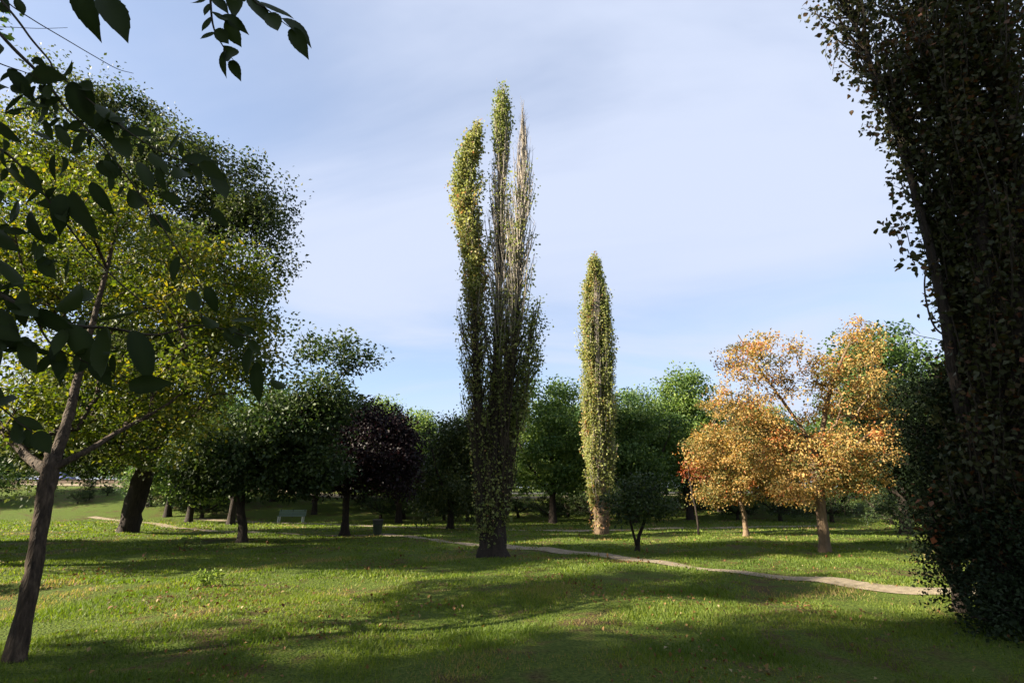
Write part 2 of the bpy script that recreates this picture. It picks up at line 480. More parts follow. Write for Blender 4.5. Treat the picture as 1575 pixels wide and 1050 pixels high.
# ---- the yellow-green tree on the left, close by
b = (-5.14,6.22)
t1 = build_tree('yellowing_tree', 'leaning yellow-green tree with dark forked trunk in the left foreground', b,
    [([(b[0], b[1], -0.1), (-5.23,6.30,0.72), (-5.37,6.40,1.38), (-5.49,6.50,1.95), (-5.59,6.60,2.20)], [0.092, 0.078, 0.075, 0.082, 0.06]),
     ([(-5.49,6.50,1.89), (-5.59,6.70,2.45), (-5.83,7.00,3.10), (-6.29,7.60,4.43), (-6.77,8.20,6.33)], [0.07, 0.055, 0.045, 0.035, 0.02]),
     ([(-5.46,6.50,1.97), (-5.29,6.80,2.22), (-5.30,7.20,2.47), (-5.13,7.90,2.99), (-4.83,8.40,3.72)], [0.045, 0.034, 0.028, 0.02, 0.012]),
     ([(-5.49,6.50,1.93), (-6.27,6.90,2.23), (-7.79,7.60,3.13), (-10.02,8.50,4.77)], [0.06, 0.05, 0.04, 0.02])],
    [((-7.71,8.80,5.75), 2.0, 2.0, 1.5), ((-5.20,8.50,5.00), 1.0, 1.2, 1.0), ((-5.28,8.20,3.35), 1.3, 1.0, 0.6), ((-9.98,8.80,5.50), 1.3, 1.4, 1.3),
     ((-6.97,8.30,3.27), 1.5, 1.3, 0.7), ((-4.77,8.80,4.88), 0.6, 0.7, 0.8), ((-6.88,7.20,2.52), 0.9, 0.8, 0.4), ((-6.09,8.60,2.49), 0.9, 0.7, 0.35), ((-4.40,8.80,3.82), 0.5, 0.6, 0.5), ((-9.26,9.00,7.93), 1.2, 1.2, 0.6), ((-6.16,7.30,2.66), 0.9, 0.7, 0.35), ((-5.22,8.00,2.62), 0.9, 0.7, 0.35)],
    420, 125, 0.07, 0.55, L_YELLOW, BARK, seed=11, tip=0.006, flare=0.75, rough=0.16, tint=(0.46, 0.3), shell=0.4, flat=0.5)

# ---- the large tree behind it
b = (-19.57,28.74)
build_tree('ivy_clad_tree', 'tallest broad green tree on the left with thick dark leaning trunk', b,
    [([(b[0], b[1], -0.2), (-19.43,28.70,1.58), (-19.11,28.60,3.71), (-18.78,28.40,6.60), (-19.03,28.20,10.95), (-20.42,28.00,17.75)], [0.46, 0.45, 0.43, 0.38, 0.3, 0.13]),
     ([(-18.89,28.50,5.92), (-16.45,28.00,8.66), (-15.13,27.50,13.39)], [0.3, 0.22, 0.1]),
     ([(-18.78,28.40,6.60), (-23.14,28.50,11.83), (-26.76,28.50,19.37)], [0.35, 0.25, 0.1])],
    [((-26.11,28.50,23.56), 4.6, 4.6, 3.6), ((-19.46,28.00,19.95), 4.0, 4.2, 3.4), ((-14.55,27.00,15.54), 2.0, 2.5, 3.4), ((-29.69,29.00,18.33), 5.5, 5, 5), ((-19.84,28.00,13.61), 5, 5, 5),
     ((-14.95,27.00,9.11), 2.6, 3, 2.6), ((-21.15,28.00,7.59), 5, 5, 3), ((-19.61,28.00,5.16), 2.2, 2.0, 1.4), ((-16.56,28.00,5.16), 2.6, 2.4, 2.0), ((-24.37,29.00,4.59), 3, 3, 1.8), ((-14.66,27.30,18.62), 1.5, 1.8, 1.8), ((-19.92,28.30,1.74), 0.45, 0.5, 1.2, 2.0)],
    560, 240, 0.2, 1.45, L_BIG, BARK_DARK, seed=12, tip=0.02, tint=(0.42, 0.3), shell=0.35, rough=0.12, hang=0.5, flare=0.15)

# ---- the dark maple in front of the bench
b = (-10.58,22.27)
build_tree('dark_maple', 'small dark green tree with loose top sprays, thin trunk left of the bench', b,
    [([(b[0], b[1], -0.1), (-10.63,22.30,0.60), (-10.84,22.30,1.34), (-10.92,22.30,2.60), (-10.91,22.50,3.92), (-10.59,22.80,5.62)], [0.19, 0.16, 0.15, 0.14, 0.1, 0.05]),
     ([(-10.88,22.30,2.34), (-9.79,22.80,3.68), (-8.42,23.00,5.65), (-7.22,23.20,7.45)], [0.1, 0.08, 0.05, 0.025]),
     ([(-10.90,22.30,2.09), (-11.85,22.20,3.11), (-12.57,22.00,4.13)], [0.09, 0.07, 0.03])],
    [((-11.14,22.30,3.38), 2.3, 2.3, 1.5, 1.2), ((-9.42,23.00,4.53), 1.9, 2, 1.6, 1.2), ((-8.16,23.00,5.94), 1.5, 1.5, 1.1), ((-8.40,23.00,2.90), 1.4, 1.5, 1.0), ((-7.05,23.00,7.85), 1.2, 1.2, 1.0, 0.35), ((-9.28,23.00,8.30), 1.1, 1.1, 0.8, 0.35), ((-12.22,22.00,2.84), 1.4, 1.2, 1.3), ((-9.55,22.60,2.48), 1.6, 1.5, 0.8)],
    520, 80, 0.17, 0.75, L_DARK, BARK_DARK, seed=13, tip=0.009, tint=(0.5, 0.3), shell=0.35)

# ---- purple plum
b = (-8.18,27.66)
build_tree('purple_plum_tree', 'small tree with very dark purple leaves and slim forked trunk near the litter bin', b,
    [([(b[0], b[1], -0.1), (-8.21,27.70,0.97), (-8.23,27.70,1.83), (-7.97,27.70,3.00), (-7.26,27.70,4.46)], [0.2, 0.16, 0.15, 0.11, 0.05]),
     ([(-8.22,27.70,1.74), (-8.67,27.50,2.36), (-9.21,27.40,3.30)], [0.1, 0.08, 0.04])],
    [((-6.90,27.70,4.13), 1.9, 2.2, 2.0), ((-8.33,27.70,3.32), 1.8, 2, 1.3), ((-6.31,27.70,5.29), 1.1, 1.2, 1.0), ((-7.36,27.70,5.80), 1.0, 1.0, 0.8), ((-6.13,27.60,2.84), 1.4, 1.4, 1.0), ((-9.38,27.60,2.68), 1.5, 1.5, 0.9), ((-5.72,27.60,4.12), 0.9, 1.2, 1.2), ((-9.92,27.00,3.59), 1.7, 1.5, 1.3), ((-7.73,27.70,6.21), 0.5, 0.5, 0.7), ((-8.99,27.70,5.12), 1.2, 1.3, 1.2)],
    420, 85, 0.15, 0.8, L_PURPLE, BARK_DARK, seed=14, tip=0.01, tint=(0.4, 0.3), shell=0.35)

# ---- orange trees
b = (10.08,18.44)
build_tree('orange_autumn_tree', 'golden orange autumn tree with sturdy pale trunk on the sunny right lawn', b,
    [([(b[0], b[1], -0.1), (10.14,18.40,0.68), (10.15,18.40,1.28), (10.20,18.40,2.11), (10.22,18.40,3.28)], [0.16, 0.155, 0.155, 0.165, 0.12]),
     ([(10.24,18.40,2.64), (10.06,18.40,3.72), (9.49,18.30,4.71), (8.72,18.20,5.96), (8.08,18.20,7.27)], [0.08, 0.062, 0.05, 0.035, 0.015]),
     ([(10.25,18.40,2.42), (10.72,18.50,3.95), (11.39,18.60,5.58), (12.39,18.60,7.27)], [0.11, 0.09, 0.06, 0.025]),
     ([(10.24,18.40,2.32), (11.28,18.40,3.07), (12.38,18.30,3.93)], [0.09, 0.07, 0.03])],
    [((11.85,18.60,5.58), 1.35, 1.4, 1.15), ((12.68,18.60,6.90), 0.8, 1, 0.8), ((8.31,18.20,6.31), 0.95, 1.1, 1.0, 0.9), ((9.87,18.20,6.78), 0.9, 1, 0.7, 0.9), ((9.91,18.30,3.06), 1.7, 1.8, 0.9), ((11.63,18.20,3.26), 1.1, 1.3, 1.2),
     ((8.74,18.30,4.15), 1.0, 1.0, 0.8, 0.7), ((8.93,18.00,1.89), 0.8, 1.0, 0.6), ((11.44,18.20,2.21), 0.9, 1, 0.7), ((9.67,18.20,1.90), 1.1, 1.1, 0.4), ((12.55,18.30,4.82), 0.6, 0.8, 1.2), ((12.70,18.60,7.64), 0.5, 0.5, 0.5, 0.6), ((8.21,18.20,7.39), 0.5, 0.5, 0.5, 0.5), ((10.91,18.40,5.89), 0.7, 0.8, 0.7), ((10.73,18.40,4.39), 0.7, 0.9, 0.7), ((8.39,18.30,4.82), 0.9, 0.9, 0.7), ((9.50,18.00,5.45), 0.7, 0.7, 0.7, 0.7)],
    430, 70, 0.088, 0.42, L_ORANGE, BARK_PALE, seed=15, tip=0.008, tint=(0.5, 0.38), shell=0.05, droop=0.5)
b = (11.24,27.16)
build_tree('orange_autumn_tree', 'rusty orange autumn tree with thin pale trunk, left of the sturdier orange tree', b,
    [([(b[0], b[1], -0.1), (11.27,27.20,0.83), (11.20,27.20,1.58), (11.33,27.20,3.13), (11.30,27.20,5.06), (11.37,27.20,7.07)], [0.13, 0.11, 0.11, 0.1, 0.07, 0.03])],
    [((11.15,27.20,3.77), 2.4, 2.2, 1.7), ((11.09,27.20,6.06), 1.6, 1.6, 1.4), ((12.83,27.00,2.50), 2.0, 2, 1.3), ((10.00,27.20,2.20), 1.2, 1.4, 1.0), ((12.16,27.20,4.09), 2, 2, 1.4), ((9.75,27.00,2.04), 1.1, 1.2, 0.9), ((11.95,27.00,1.89), 1.3, 1.3, 0.6), ((9.39,27.20,4.09), 1.0, 1.2, 1.3)],
    310, 84, 0.108, 0.56, L_ORANGE, BARK_PALE, seed=16, tip=0.009, tint=(0.42, 0.38), shell=0.05, droop=0.5)
b = (8.9, 27.0)
build_tree('red_sapling', 'small red-leaved sapling at the left foot of the orange trees', b,
    [([(b[0], b[1], -0.05), (b[0], b[1], 0.9), (8.73,27.00,2.35), (8.69,27.00,3.28)], [0.05, 0.045, 0.035, 0.015])],
    [((8.99,27.00,3.06), 0.45, 0.4, 0.6)], 12, 26, 0.12, 0.45, L_RED, BARK_DARK, seed=17, tip=0.006)

# ---- small two-stemmed tree beside the path
b = (4.20,19.14)
build_tree('young_tree', 'small dark twin-stemmed tree beside the path right of the poplars', b,
    [([(b[0], b[1], -0.05), (4.28,19.10,0.43), (4.42,19.10,0.74), (4.68,19.10,1.38)], [0.075, 0.06, 0.05, 0.03]),
     ([(4.18,19.10,0.17), (4.09,19.00,0.50), (3.97,19.00,1.06), (3.83,19.00,1.59)], [0.045, 0.04, 0.032, 0.015])],
    [((4.51,19.10,1.42), 1.05, 1.1, 0.45), ((4.55,19.10,2.06), 0.7, 0.7, 0.5, 0.7), ((3.60,19.00,1.48), 0.5, 0.6, 0.4)],
    100, 40, 0.11, 0.45, L_DARK, BARK_DARK, seed=18, tip=0.006, tint=(0.5, 0.3))

# ---- background trees, each with its own shape
def bg_tree(name, label, bx, by, h, w, seed, mat=L_BACK, low=0.12, lean=0, group=None, hang=0.0, clumps=230, per=105, tint=(0.45, 0.3)):
    z = hz(bx, by)
    rng = np.random.default_rng(seed)
    r = 0.018 * h + 0.08
    top = (bx + lean * h * 0.3, by, z + h * 0.75)
    st = [([(bx, by, z - 0.15), (bx + 0.1 * lean * h, by, z + h * 0.15), (bx + lean * h * 0.2, by + 0.2, z + h * 0.4), top], [r, r * 0.85, r * 0.65, r * 0.2])]
    for k in range(3):
        a = rng.uniform(0, 6.28)
        st.append(([(bx + 0.08 * lean * h, by, z + h * 0.18), (bx + w * 0.22 * math.cos(a), by + w * 0.22 * math.sin(a), z + h * 0.38), (bx + w * 0.36 * math.cos(a), by + w * 0.36 * math.sin(a), z + h * 0.6)], [r * 0.6, r * 0.4, r * 0.15]))
    lobes = []
    for k in range(9):
        a = k * 2.4 + rng.uniform(-0.4, 0.4); q = rng.uniform(0, 1)
        zc = z + h * (low + 0.16 + 0.66 * (k + 0.5) / 9)
        ww = w * 0.5 * (0.55 + 0.45 * math.sin(math.pi * (0.2 + 0.75 * (k + 0.5) / 9)))
        lobes.append(((bx + lean * h * 0.2 + ww * 0.45 * math.cos(a), by + ww * 0.45 * math.sin(a), zc), ww * rng.uniform(0.5, 0.75), ww * rng.uniform(0.5, 0.75), h * rng.uniform(0.11, 0.17)))
    return build_tree(name, label, (bx, by, z), st, lobes, clumps, per, 0.017 * min(h, 12) + 0.04, 0.105 * min(h, 14), mat, BARK_DARK, seed=seed, group=group, tip=0.015, sides=9, limb_sides=4, shell=0.3, hang=hang, tint=tint, minz=z + h * low)

bg_tree('willow_tree', 'drooping grey-green tree close behind the left side of the tall poplar', -3.6, 33.0, 7.4, 6.0, 31, mat=L_BIG, low=0.05, hang=1.3)
bg_tree('broad_tree', 'bushy dark green tree between the two poplars', 3.0, 41.0, 10.4, 8.4, 32, low=0.13)
bg_tree('broad_tree', 'dark green tree right behind the far poplar', 9.2, 42.0, 9.8, 8.0, 33, mat=L_BELT, low=0.13)
bg_tree('broad_tree', 'taller pale-topped green tree left of the orange trees', 14.6, 46.0, 11.8, 9.0, 34, low=0.16)
bg_tree('broad_tree', 'green tree rising behind the right edge of the golden orange tree', 19.5, 28.0, 10.0, 6.8, 35, mat=L_BELT, low=0.16, lean=0.15)
bg_tree('broad_tree', 'leaning dark-trunked tree beside the evergreen bush on the right', 16.2, 21.6, 5.6, 4.6, 36, mat=L_DARK, low=0.24, lean=-0.5)
bg_tree('broad_tree', 'deep green tree behind the dark purple tree', -8.5, 42.0, 8.6, 8.5, 37, low=0.08)
bg_tree('broad_tree', 'dark green tree shading the grass behind the bench', -17.5, 49.5, 9.0, 8.5, 38, mat=L_BELT, low=0.2)
bg_tree('broad_tree', 'dark tree filling the gap right of the thick leaning trunk', -19.5, 39.0, 9.0, 7.5, 39, mat=L_BELT, low=0.2)
far = bg_tree('distant_tree', 'dense green tree in the far belt closing the park', -2.0, 51.0, 10.5, 9.5, 40, low=0.08, group='belt of trees closing the park')
far2 = bg_tree('distant_tree', 'dense tree of the belt behind the orange trees', 24.0, 50.0, 10.0, 9.5, 41, mat=L_BELT, low=0.06, group='trees of the belt behind the orange trees')
rngf = np.random.default_rng(5)
FAR = [(5.5, 52), (19, 51), (-10, 53), (-15, 57), (5, 58), (12, 55), (19, 58), (31, 52), (38, 46), (33, 38), (41, 35), (28, 60), (40, 58), (50, 50), (-12, 66), (-22, 69), (-2, 70), (8, 71), (-33, 68.5), (-24, 56), (-29.5, 48), (-25, 43.5), (-34.5, 53), (-44, 82), (-56, 83), (-68, 82), (-80, 84), (-92, 80), (-34, 84), (-50, 90), (-64, 92), (-20, 84), (20, 72), (34, 72), (-52, 55), (-64, 50), (48, 66)]  # the nearest pair at far left is added to shade ground behind the bench
for k, (x, y) in enumerate(FAR):
    s = rngf.uniform(0.82, 1.15)
    d_ = dup(far if k % 2 else far2, (x, y, hz(x, y)), rngf.uniform(0, 6.28), (s * rngf.uniform(0.95, 1.15), s, s * rngf.uniform(0.85, 1.1)))
    d_['label'] = far['label']; d_['group'] = far['group']
    if x < -28 and y > 60:
        d_['label'] = 'dense tree of the belt at the far left near the road'; d_['group'] = 'trees at the far left near the road'
    elif x > 15:
        d_['label'] = 'dense tree of the belt behind the orange trees'; d_['group'] = 'trees of the belt behind the orange trees'
# low hedge-like understorey along the back
hb = bg_tree('undergrowth_shrub', 'dark low shrub in the undergrowth below the far trees', 3.0, 44.5, 2.4, 3.4, 42, mat=L_DARK, low=0.02, group='undergrowth below the far trees', clumps=90, per=60)
for k, (x, y) in enumerate([(-5.5, 45.5), (-2.0, 46.5), (6.5, 46), (15.5, 48), (18.5, 46), (21.5, 45), (24.5, 43), (27, 40), (29, 37), (-32, 52), (-29, 55), (-11, 47), (-26, 47), (-39, 64), (23, 33), (26, 31), (-9, 46.5), (-3.5, 44), (0.5, 47.5), (4.8, 48), (9, 47.5), (12, 49.5), (-14, 52), (-6.5, 49)]):
    s = rngf.uniform(1.0, 1.5)
    dup(hb, (x, y, hz(x, y)), rngf.uniform(0, 6.28), (s, s, s * rngf.uniform(0.8, 1.2)))

for k, x in enumerate(np.arange(-112, 80, 6.0)):
    y = 92 - 8 * math.cos(x / 60) + rngf.uniform(-1, 1) + (6 if x < -20 else 0)
    s = rngf.uniform(1.9, 2.4)
    d_ = dup(hb, (x, y, hz(x, y) - 0.1), rngf.uniform(0, 6.28), (s, s, s * 1.15), 'tall dense hedge shrub in the row far beyond the road')
    d_['group'] = 'hedge row far beyond the road'
for k in range(14):
    x = -104 + 5.2 * k; y = 80.5 + rngf.uniform(-0.8, 0.8); s = rngf.uniform(1.7, 2.3)
    d_ = dup(hb, (x, y, hz(x, y) - 0.1), rngf.uniform(0, 6.28), (s, s, s * 1.1), 'tall roadside bush just beyond the parked cars at the far left')
    d_['group'] = 'roadside bushes at the far left'
for k in range(16):
    x = rngf.uniform(-62, -24); y = rngf.uniform(52, 67); s = rngf.uniform(0.25, 0.6)
    d_ = dup(hb, (x, y, hz(x, y) - 0.05), rngf.uniform(0, 6.28), (s, s, s * 1.2), 'small bush on the grassy bank at the far left')
    d_['group'] = 'small bushes on the far left bank'
# ------------------------------------------------------------------ poplars
def columns(cols, rng, size, leaf_n, split=-9):
    """cols: (axis [(x,y,z,r)...], branches, leaves per metre, share of bare branches, tint)"""
    S0, S1, RA, RB, ZE = [], [], [], [], []
    LC, LT, LD = [], [], []
    for ax, nb, lpm, bare, tint, lenr in cols:
        ax = np.array(ax, float)
        ax = ax[np.argsort(ax[:, 2])]
        z0, z1 = ax[0, 2], ax[-1, 2]
        for k in range(nb):
            ze = z0 + (z1 - z0) * rng.uniform(0.02, 1.0)
            L = rng.uniform(*lenr)
            zs = max(z0 - 0.6, ze - L)
            e = np.array([np.interp(ze, ax[:, 2], ax[:, i]) for i in range(4)])
            s = np.array([np.interp(zs, ax[:, 2], ax[:, i]) for i in range(4)])
            a = rng.uniform(0, 6.283); q = math.sqrt(rng.uniform(0.03, 1.0)) * rng.uniform(0.65, 1.3)
            end = np.array([e[0] + e[3] * q * math.cos(a), e[1] + e[3] * q * math.sin(a), ze])
            st = np.array([s[0], s[1], zs])
            mid = st + (end - st) * np.array([0.62, 0.62, 0.38]) + rng.normal(size=3) * 0.04
            c = spline([st, mid, end], 3)
            r = np.linspace(0.02 + 0.007 * L, 0.006, len(c))
            S0.append(c[:-1]); S1.append(c[1:]); RA.append(r[:-1]); RB.append(r[1:]); ZE.append(np.full(len(r) - 1, ze))
            if rng.uniform() < bare(ze) if callable(bare) else rng.uniform() < bare:
                # bare branch: a few fine side twigs, few or no leaves
                for j in range(4):
                    b0 = c[rng.integers(2, len(c))]
                    b1 = b0 + np.array([rng.normal() * 0.1, rng.normal() * 0.1, rng.uniform(0.2, 0.55)])
                    S0.append(b0[None]); S1.append(b1[None]); RA.append(np.array([0.006])); RB.append(np.array([0.003])); ZE.append(np.array([ze]))
                continue
            lp = lpm(ze) if callable(lpm) else lpm
            m = max(2, int(L * lp * rng.uniform(0.4, 1.6)))
            t = rng.uniform(0.22, 1.0, m) * (len(c) - 1.001)
            i = t.astype(int); f = (t - i)[:, None]
            p = c[i] * (1 - f) + c[i + 1] * f + rng.normal(size=(m, 3)) * np.array([0.09, 0.09, 0.1]) * leaf_n
            LC.append(p); LT.append(np.clip(rng.normal(tint, 0.13) + rng.normal(0, 0.16, m), 0, 1))
            dd = p - np.array([e[0], e[1], 0]); dd[:, 2] = 0
            LD.append(unit(dd) * 0.6)
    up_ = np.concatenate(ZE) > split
    S0, S1, RA, RB = (np.concatenate(q) for q in (S0, S1, RA, RB))
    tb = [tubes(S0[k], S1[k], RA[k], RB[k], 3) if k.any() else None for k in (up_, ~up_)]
    LC = np.concatenate(LC); LT = np.concatenate(LT); LD = np.concatenate(LD)
    Vl, Tl = leaves(LC, size, rng, up=0.15, droop=0.35, dirs=LD, aspect=0.85)
    return tb, Vl, Tl, LT

def build_poplar(name, label, base, stems, cols, size, lmat, bark, twig, seed, leaf_n=1.0, sides=14, rough=0.16, flare=0.5, split=-9):
    rng = np.random.default_rng(seed)
    base = (base[0], base[1], hz(*base[:2]))
    root = thing(name, label, 'tree', base)
    link('trunk', trunk_mesh('trunk', [([np.array(p, float) for p in a], r) for a, r in stems], base, sides, seed=seed, rough=rough, flare=flare), bark, root)
    tb, Vl, Tl, LT = columns(cols, rng, size, leaf_n, split)
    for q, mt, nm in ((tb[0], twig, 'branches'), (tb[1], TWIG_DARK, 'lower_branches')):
        if q:
            link(nm, mesh_np(nm, q[0] - np.array(base), q[1], smooth_shade=True), mt, root, kind='stuff')
    link('crown', mesh_np('crown', Vl - np.array(base), Tl, {'tint': np.repeat(LT, 4)}), lmat, root, kind='stuff')
    return root

def ax(pts, Y):
    """axis points: a world position and a radius in metres"""
    return [(*p, r) for p, r in pts]

b = (-0.59,16.98)
YP = 17.0
left = ax([((-0.89,17.00,1.02), 0.25), ((-1.01,17.00,2.95), 0.35), ((-1.17,17.00,5.02), 0.48), ((-1.25,17.00,6.78), 0.6), ((-1.30,17.00,8.41), 0.55), ((-1.26,17.00,9.62), 0.42), ((-1.47,17.00,10.89), 0.55), ((-1.73,17.00,12.20), 0.62), ((-1.65,17.00,13.57), 0.58), ((-1.45,17.00,14.70), 0.32), ((-1.29,17.00,15.37), 0.06)], YP)
midc = ax([((-0.59,17.00,0.29), 0.2), ((-0.60,17.10,2.96), 0.45), ((-0.44,17.10,5.91), 0.66), ((-0.39,17.10,8.45), 0.72), ((-0.36,17.10,10.94), 0.62), ((-0.39,17.10,12.80), 0.5), ((-0.41,17.10,15.07), 0.4), ((-0.36,17.10,16.25), 0.36), ((-0.32,17.10,17.23), 0.1)], YP)
rightc = ax([((-0.31,17.00,1.40), 0.2), ((-0.15,17.00,3.36), 0.45), ((-0.03,16.90,5.43), 0.55), ((0.10,16.90,7.66), 0.66), ((0.19,16.90,9.58), 0.66), ((0.31,16.90,11.61), 0.6), ((0.44,16.90,13.22), 0.42), ((0.42,16.90,14.48), 0.2), ((0.41,16.90,15.79), 0.05)], YP)
farr = ax([((0.15,16.70,4.13), 0.25), ((0.51,16.70,5.81), 0.5), ((0.74,16.70,7.14), 0.42), ((0.84,16.70,8.17), 0.15)], YP)
skirt = ax([((-0.69,16.90,0.57), 0.3), ((-0.58,16.90,1.78), 0.5), ((-0.52,17.00,3.15), 0.68), ((-0.53,17.00,4.18), 0.75)], YP)
build_poplar('lombardy_poplar', 'tallest poplar with three leaders and grey bare twigs in the middle of the lawn', b,
    [([(b[0], b[1], -0.15), (-0.60,17.00,1.02), (-0.57,17.00,2.17), (-0.53,17.10,4.19), (-0.47,17.10,7.27), (-0.45,17.10,10.94), (-0.38,17.10,15.07)], [0.36, 0.3, 0.28, 0.2, 0.13, 0.07, 0.02]),
     ([(-0.69,17.00,0.11), (-0.84,16.95,1.40), (-0.95,17.00,2.95), (-1.13,17.00,5.45), (-1.28,17.00,8.41), (-1.37,17.00,10.89), (-1.57,17.00,13.29)], [0.24, 0.2, 0.18, 0.13, 0.085, 0.06, 0.02]),
     ([(-0.50,17.00,1.02), (-0.32,17.00,2.95), (-0.09,16.95,5.01), (0.14,16.90,7.20), (0.28,16.90,9.58), (0.41,16.90,12.67)], [0.22, 0.18, 0.13, 0.1, 0.07, 0.02]),
     ([(-0.38,17.05,0.10), (-0.39,17.10,1.21), (-0.44,17.20,2.57)], [0.22, 0.17, 0.1])],
    [(left, 560, lambda z: 74 if z > 8.5 else (17 if z > 4.5 else 7), lambda z: 0.04 if z > 8 else 0.3, 0.62, (0.5, 1.6)),
     (midc, 480, lambda z: 50 if z > 15.4 else (14 if z > 9 else (17 if z > 4.5 else 8)), lambda z: 0.2 if z > 15.4 else (0.72 if z > 9 else 0.35), 0.4, (1.0, 2.6)),
     (rightc, 480, lambda z: (17 if z > 4.5 else 7) if z < 13.5 else 4, lambda z: 0.95 if z > 13.6 else (0.66 if z > 9 else 0.45), 0.4, (1.0, 2.6)),
     (farr, 60, 50, 0.15, 0.3, (0.6, 1.6)),
     (skirt, 80, 28, 0.3, 0.45, (0.6, 1.8))],
    0.085, L_POPLAR, BARK_DARK, TWIG_PALE, 21, split=8.2)  # branches below split get the dark twig colour, imitating the shaded lower half

b = (4.40,27.66)
Y2 = 27.7
pl = ax([((4.23,27.70,1.74), 0.42), ((4.23,27.70,3.81), 0.6), ((4.27,27.70,7.17), 0.64), ((4.22,27.70,10.04), 0.64), ((4.29,27.70,12.69), 0.46), ((4.46,27.70,14.07), 0.26), ((4.65,27.70,15.08), 0.04)], Y2)
pr = ax([((4.62,27.70,1.74), 0.4), ((4.72,27.70,3.81), 0.6), ((4.89,27.70,7.17), 0.6), ((5.03,27.70,10.04), 0.56), ((5.02,27.70,12.69), 0.4), ((4.87,27.70,14.07), 0.26), ((4.76,27.70,15.00), 0.04)], Y2)
pc = ax([((4.37,27.50,2.52), 0.25), ((4.53,27.40,8.51), 0.3), ((4.68,27.40,13.35), 0.12)], Y2)
low = ax([((4.43,27.70,0.48), 0.42), ((4.43,27.70,1.12), 0.52), ((4.39,27.70,1.74), 0.52)], Y2)
build_poplar('lombardy_poplar', 'slim far poplar with shaggy pale brown foot, left of the orange trees', b,
    [([(b[0], b[1], -0.15), (4.44,27.70,0.66), (4.41,27.70,1.43), (4.43,27.70,3.16), (4.53,27.60,7.15), (4.64,27.50,11.47), (4.69,27.50,14.18)], [0.3, 0.36, 0.42, 0.3, 0.2, 0.1, 0.03]),
     ([(4.37,27.70,1.89), (4.18,27.70,5.12), (4.18,27.70,10.04), (4.33,27.70,13.48)], [0.2, 0.14, 0.08, 0.03]),
     ([(4.43,27.70,1.89), (4.86,27.70,5.12), (5.17,27.70,10.04), (5.06,27.70,13.48)], [0.2, 0.14, 0.08, 0.03])],
    [(pl, 560, 40, 0.08, 0.62, (0.8, 2.4)), (pr, 520, 34, 0.16, 0.5, (0.8, 2.4)), (pc, 110, 8, 0.8, 0.5, (1.5, 3.0)), (low, 60, 40, 0.2, 1.0, (0.3, 0.8))],
    0.105, L_POPLAR, BARK_PALE, TWIG_PALE, 22, rough=0.14, flare=0.15)

# the near poplar on the right
rb = (6.9, 7.9)
s1 = [(7.34,8.20,16.01), (6.89,8.20,11.79)]
na = ax([((7.19,8.20,3.04), 0.4), ((7.34,8.20,4.10), 0.28), ((7.37,8.20,5.47), 0.3), ((7.28,8.20,7.37), 0.32), ((6.97,8.20,9.37), 0.4), ((6.58,8.20,10.94), 0.55), ((6.58,8.20,13.22), 0.75)], 8.2)
nb_ = ax([((6.59,8.00,1.33), 0.7), ((7.26,8.00,3.21), 0.7), ((7.75,8.00,5.14), 0.66), ((7.83,8.00,7.23), 0.66), ((7.74,8.00,9.32), 0.85), ((7.92,8.00,11.88), 0.95), ((8.26,8.00,15.45), 0.9)], 8.0)
nc = ax([((7.01,7.80,0.51), 0.7), ((7.40,7.80,2.22), 0.9), ((7.84,7.80,4.19), 0.9), ((8.24,7.80,6.46), 0.95), ((8.60,7.80,9.13), 1.0), ((8.86,7.80,11.62), 1.0), ((9.53,7.80,16.13), 1.0)], 7.8)
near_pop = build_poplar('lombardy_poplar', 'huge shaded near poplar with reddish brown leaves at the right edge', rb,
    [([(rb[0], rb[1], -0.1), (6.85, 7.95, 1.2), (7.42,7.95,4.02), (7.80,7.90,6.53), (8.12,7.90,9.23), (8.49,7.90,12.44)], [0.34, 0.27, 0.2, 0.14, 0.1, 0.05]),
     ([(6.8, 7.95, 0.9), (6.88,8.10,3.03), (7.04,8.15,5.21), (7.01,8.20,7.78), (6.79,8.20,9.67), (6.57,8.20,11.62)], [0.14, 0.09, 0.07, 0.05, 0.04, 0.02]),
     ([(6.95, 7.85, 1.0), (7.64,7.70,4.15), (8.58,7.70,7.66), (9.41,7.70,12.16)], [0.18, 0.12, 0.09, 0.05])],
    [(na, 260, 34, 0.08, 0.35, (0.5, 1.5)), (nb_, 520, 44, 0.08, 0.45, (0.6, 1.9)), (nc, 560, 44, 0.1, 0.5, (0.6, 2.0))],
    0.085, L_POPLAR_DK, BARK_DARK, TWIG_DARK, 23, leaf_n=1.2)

# poplar leaves that stand clear of the outline, one by one
def poplar_leaf_mesh(curl):
    pts = [(0, 0), (0.3, 0.12), (0.46, 0.3), (0.4, 0.5), (0.22, 0.74), (0.08, 0.92), (0, 1.0)]
    V = []; F = []
    for k, (x, y) in enumerate(pts):
        V += [(-x, y, curl * x + 0.1 * math.sin(y * 3)), (0, y, 0.1 * math.sin(y * 3)), (x, y, curl * x + 0.1 * math.sin(y * 3))]
    for k in range(len(pts) - 1):
        a = k * 3
        F += [(a, a + 1, a + 4, a + 3), (a + 1, a + 2, a + 5, a + 4)]
    return np.array(V), np.array(F)

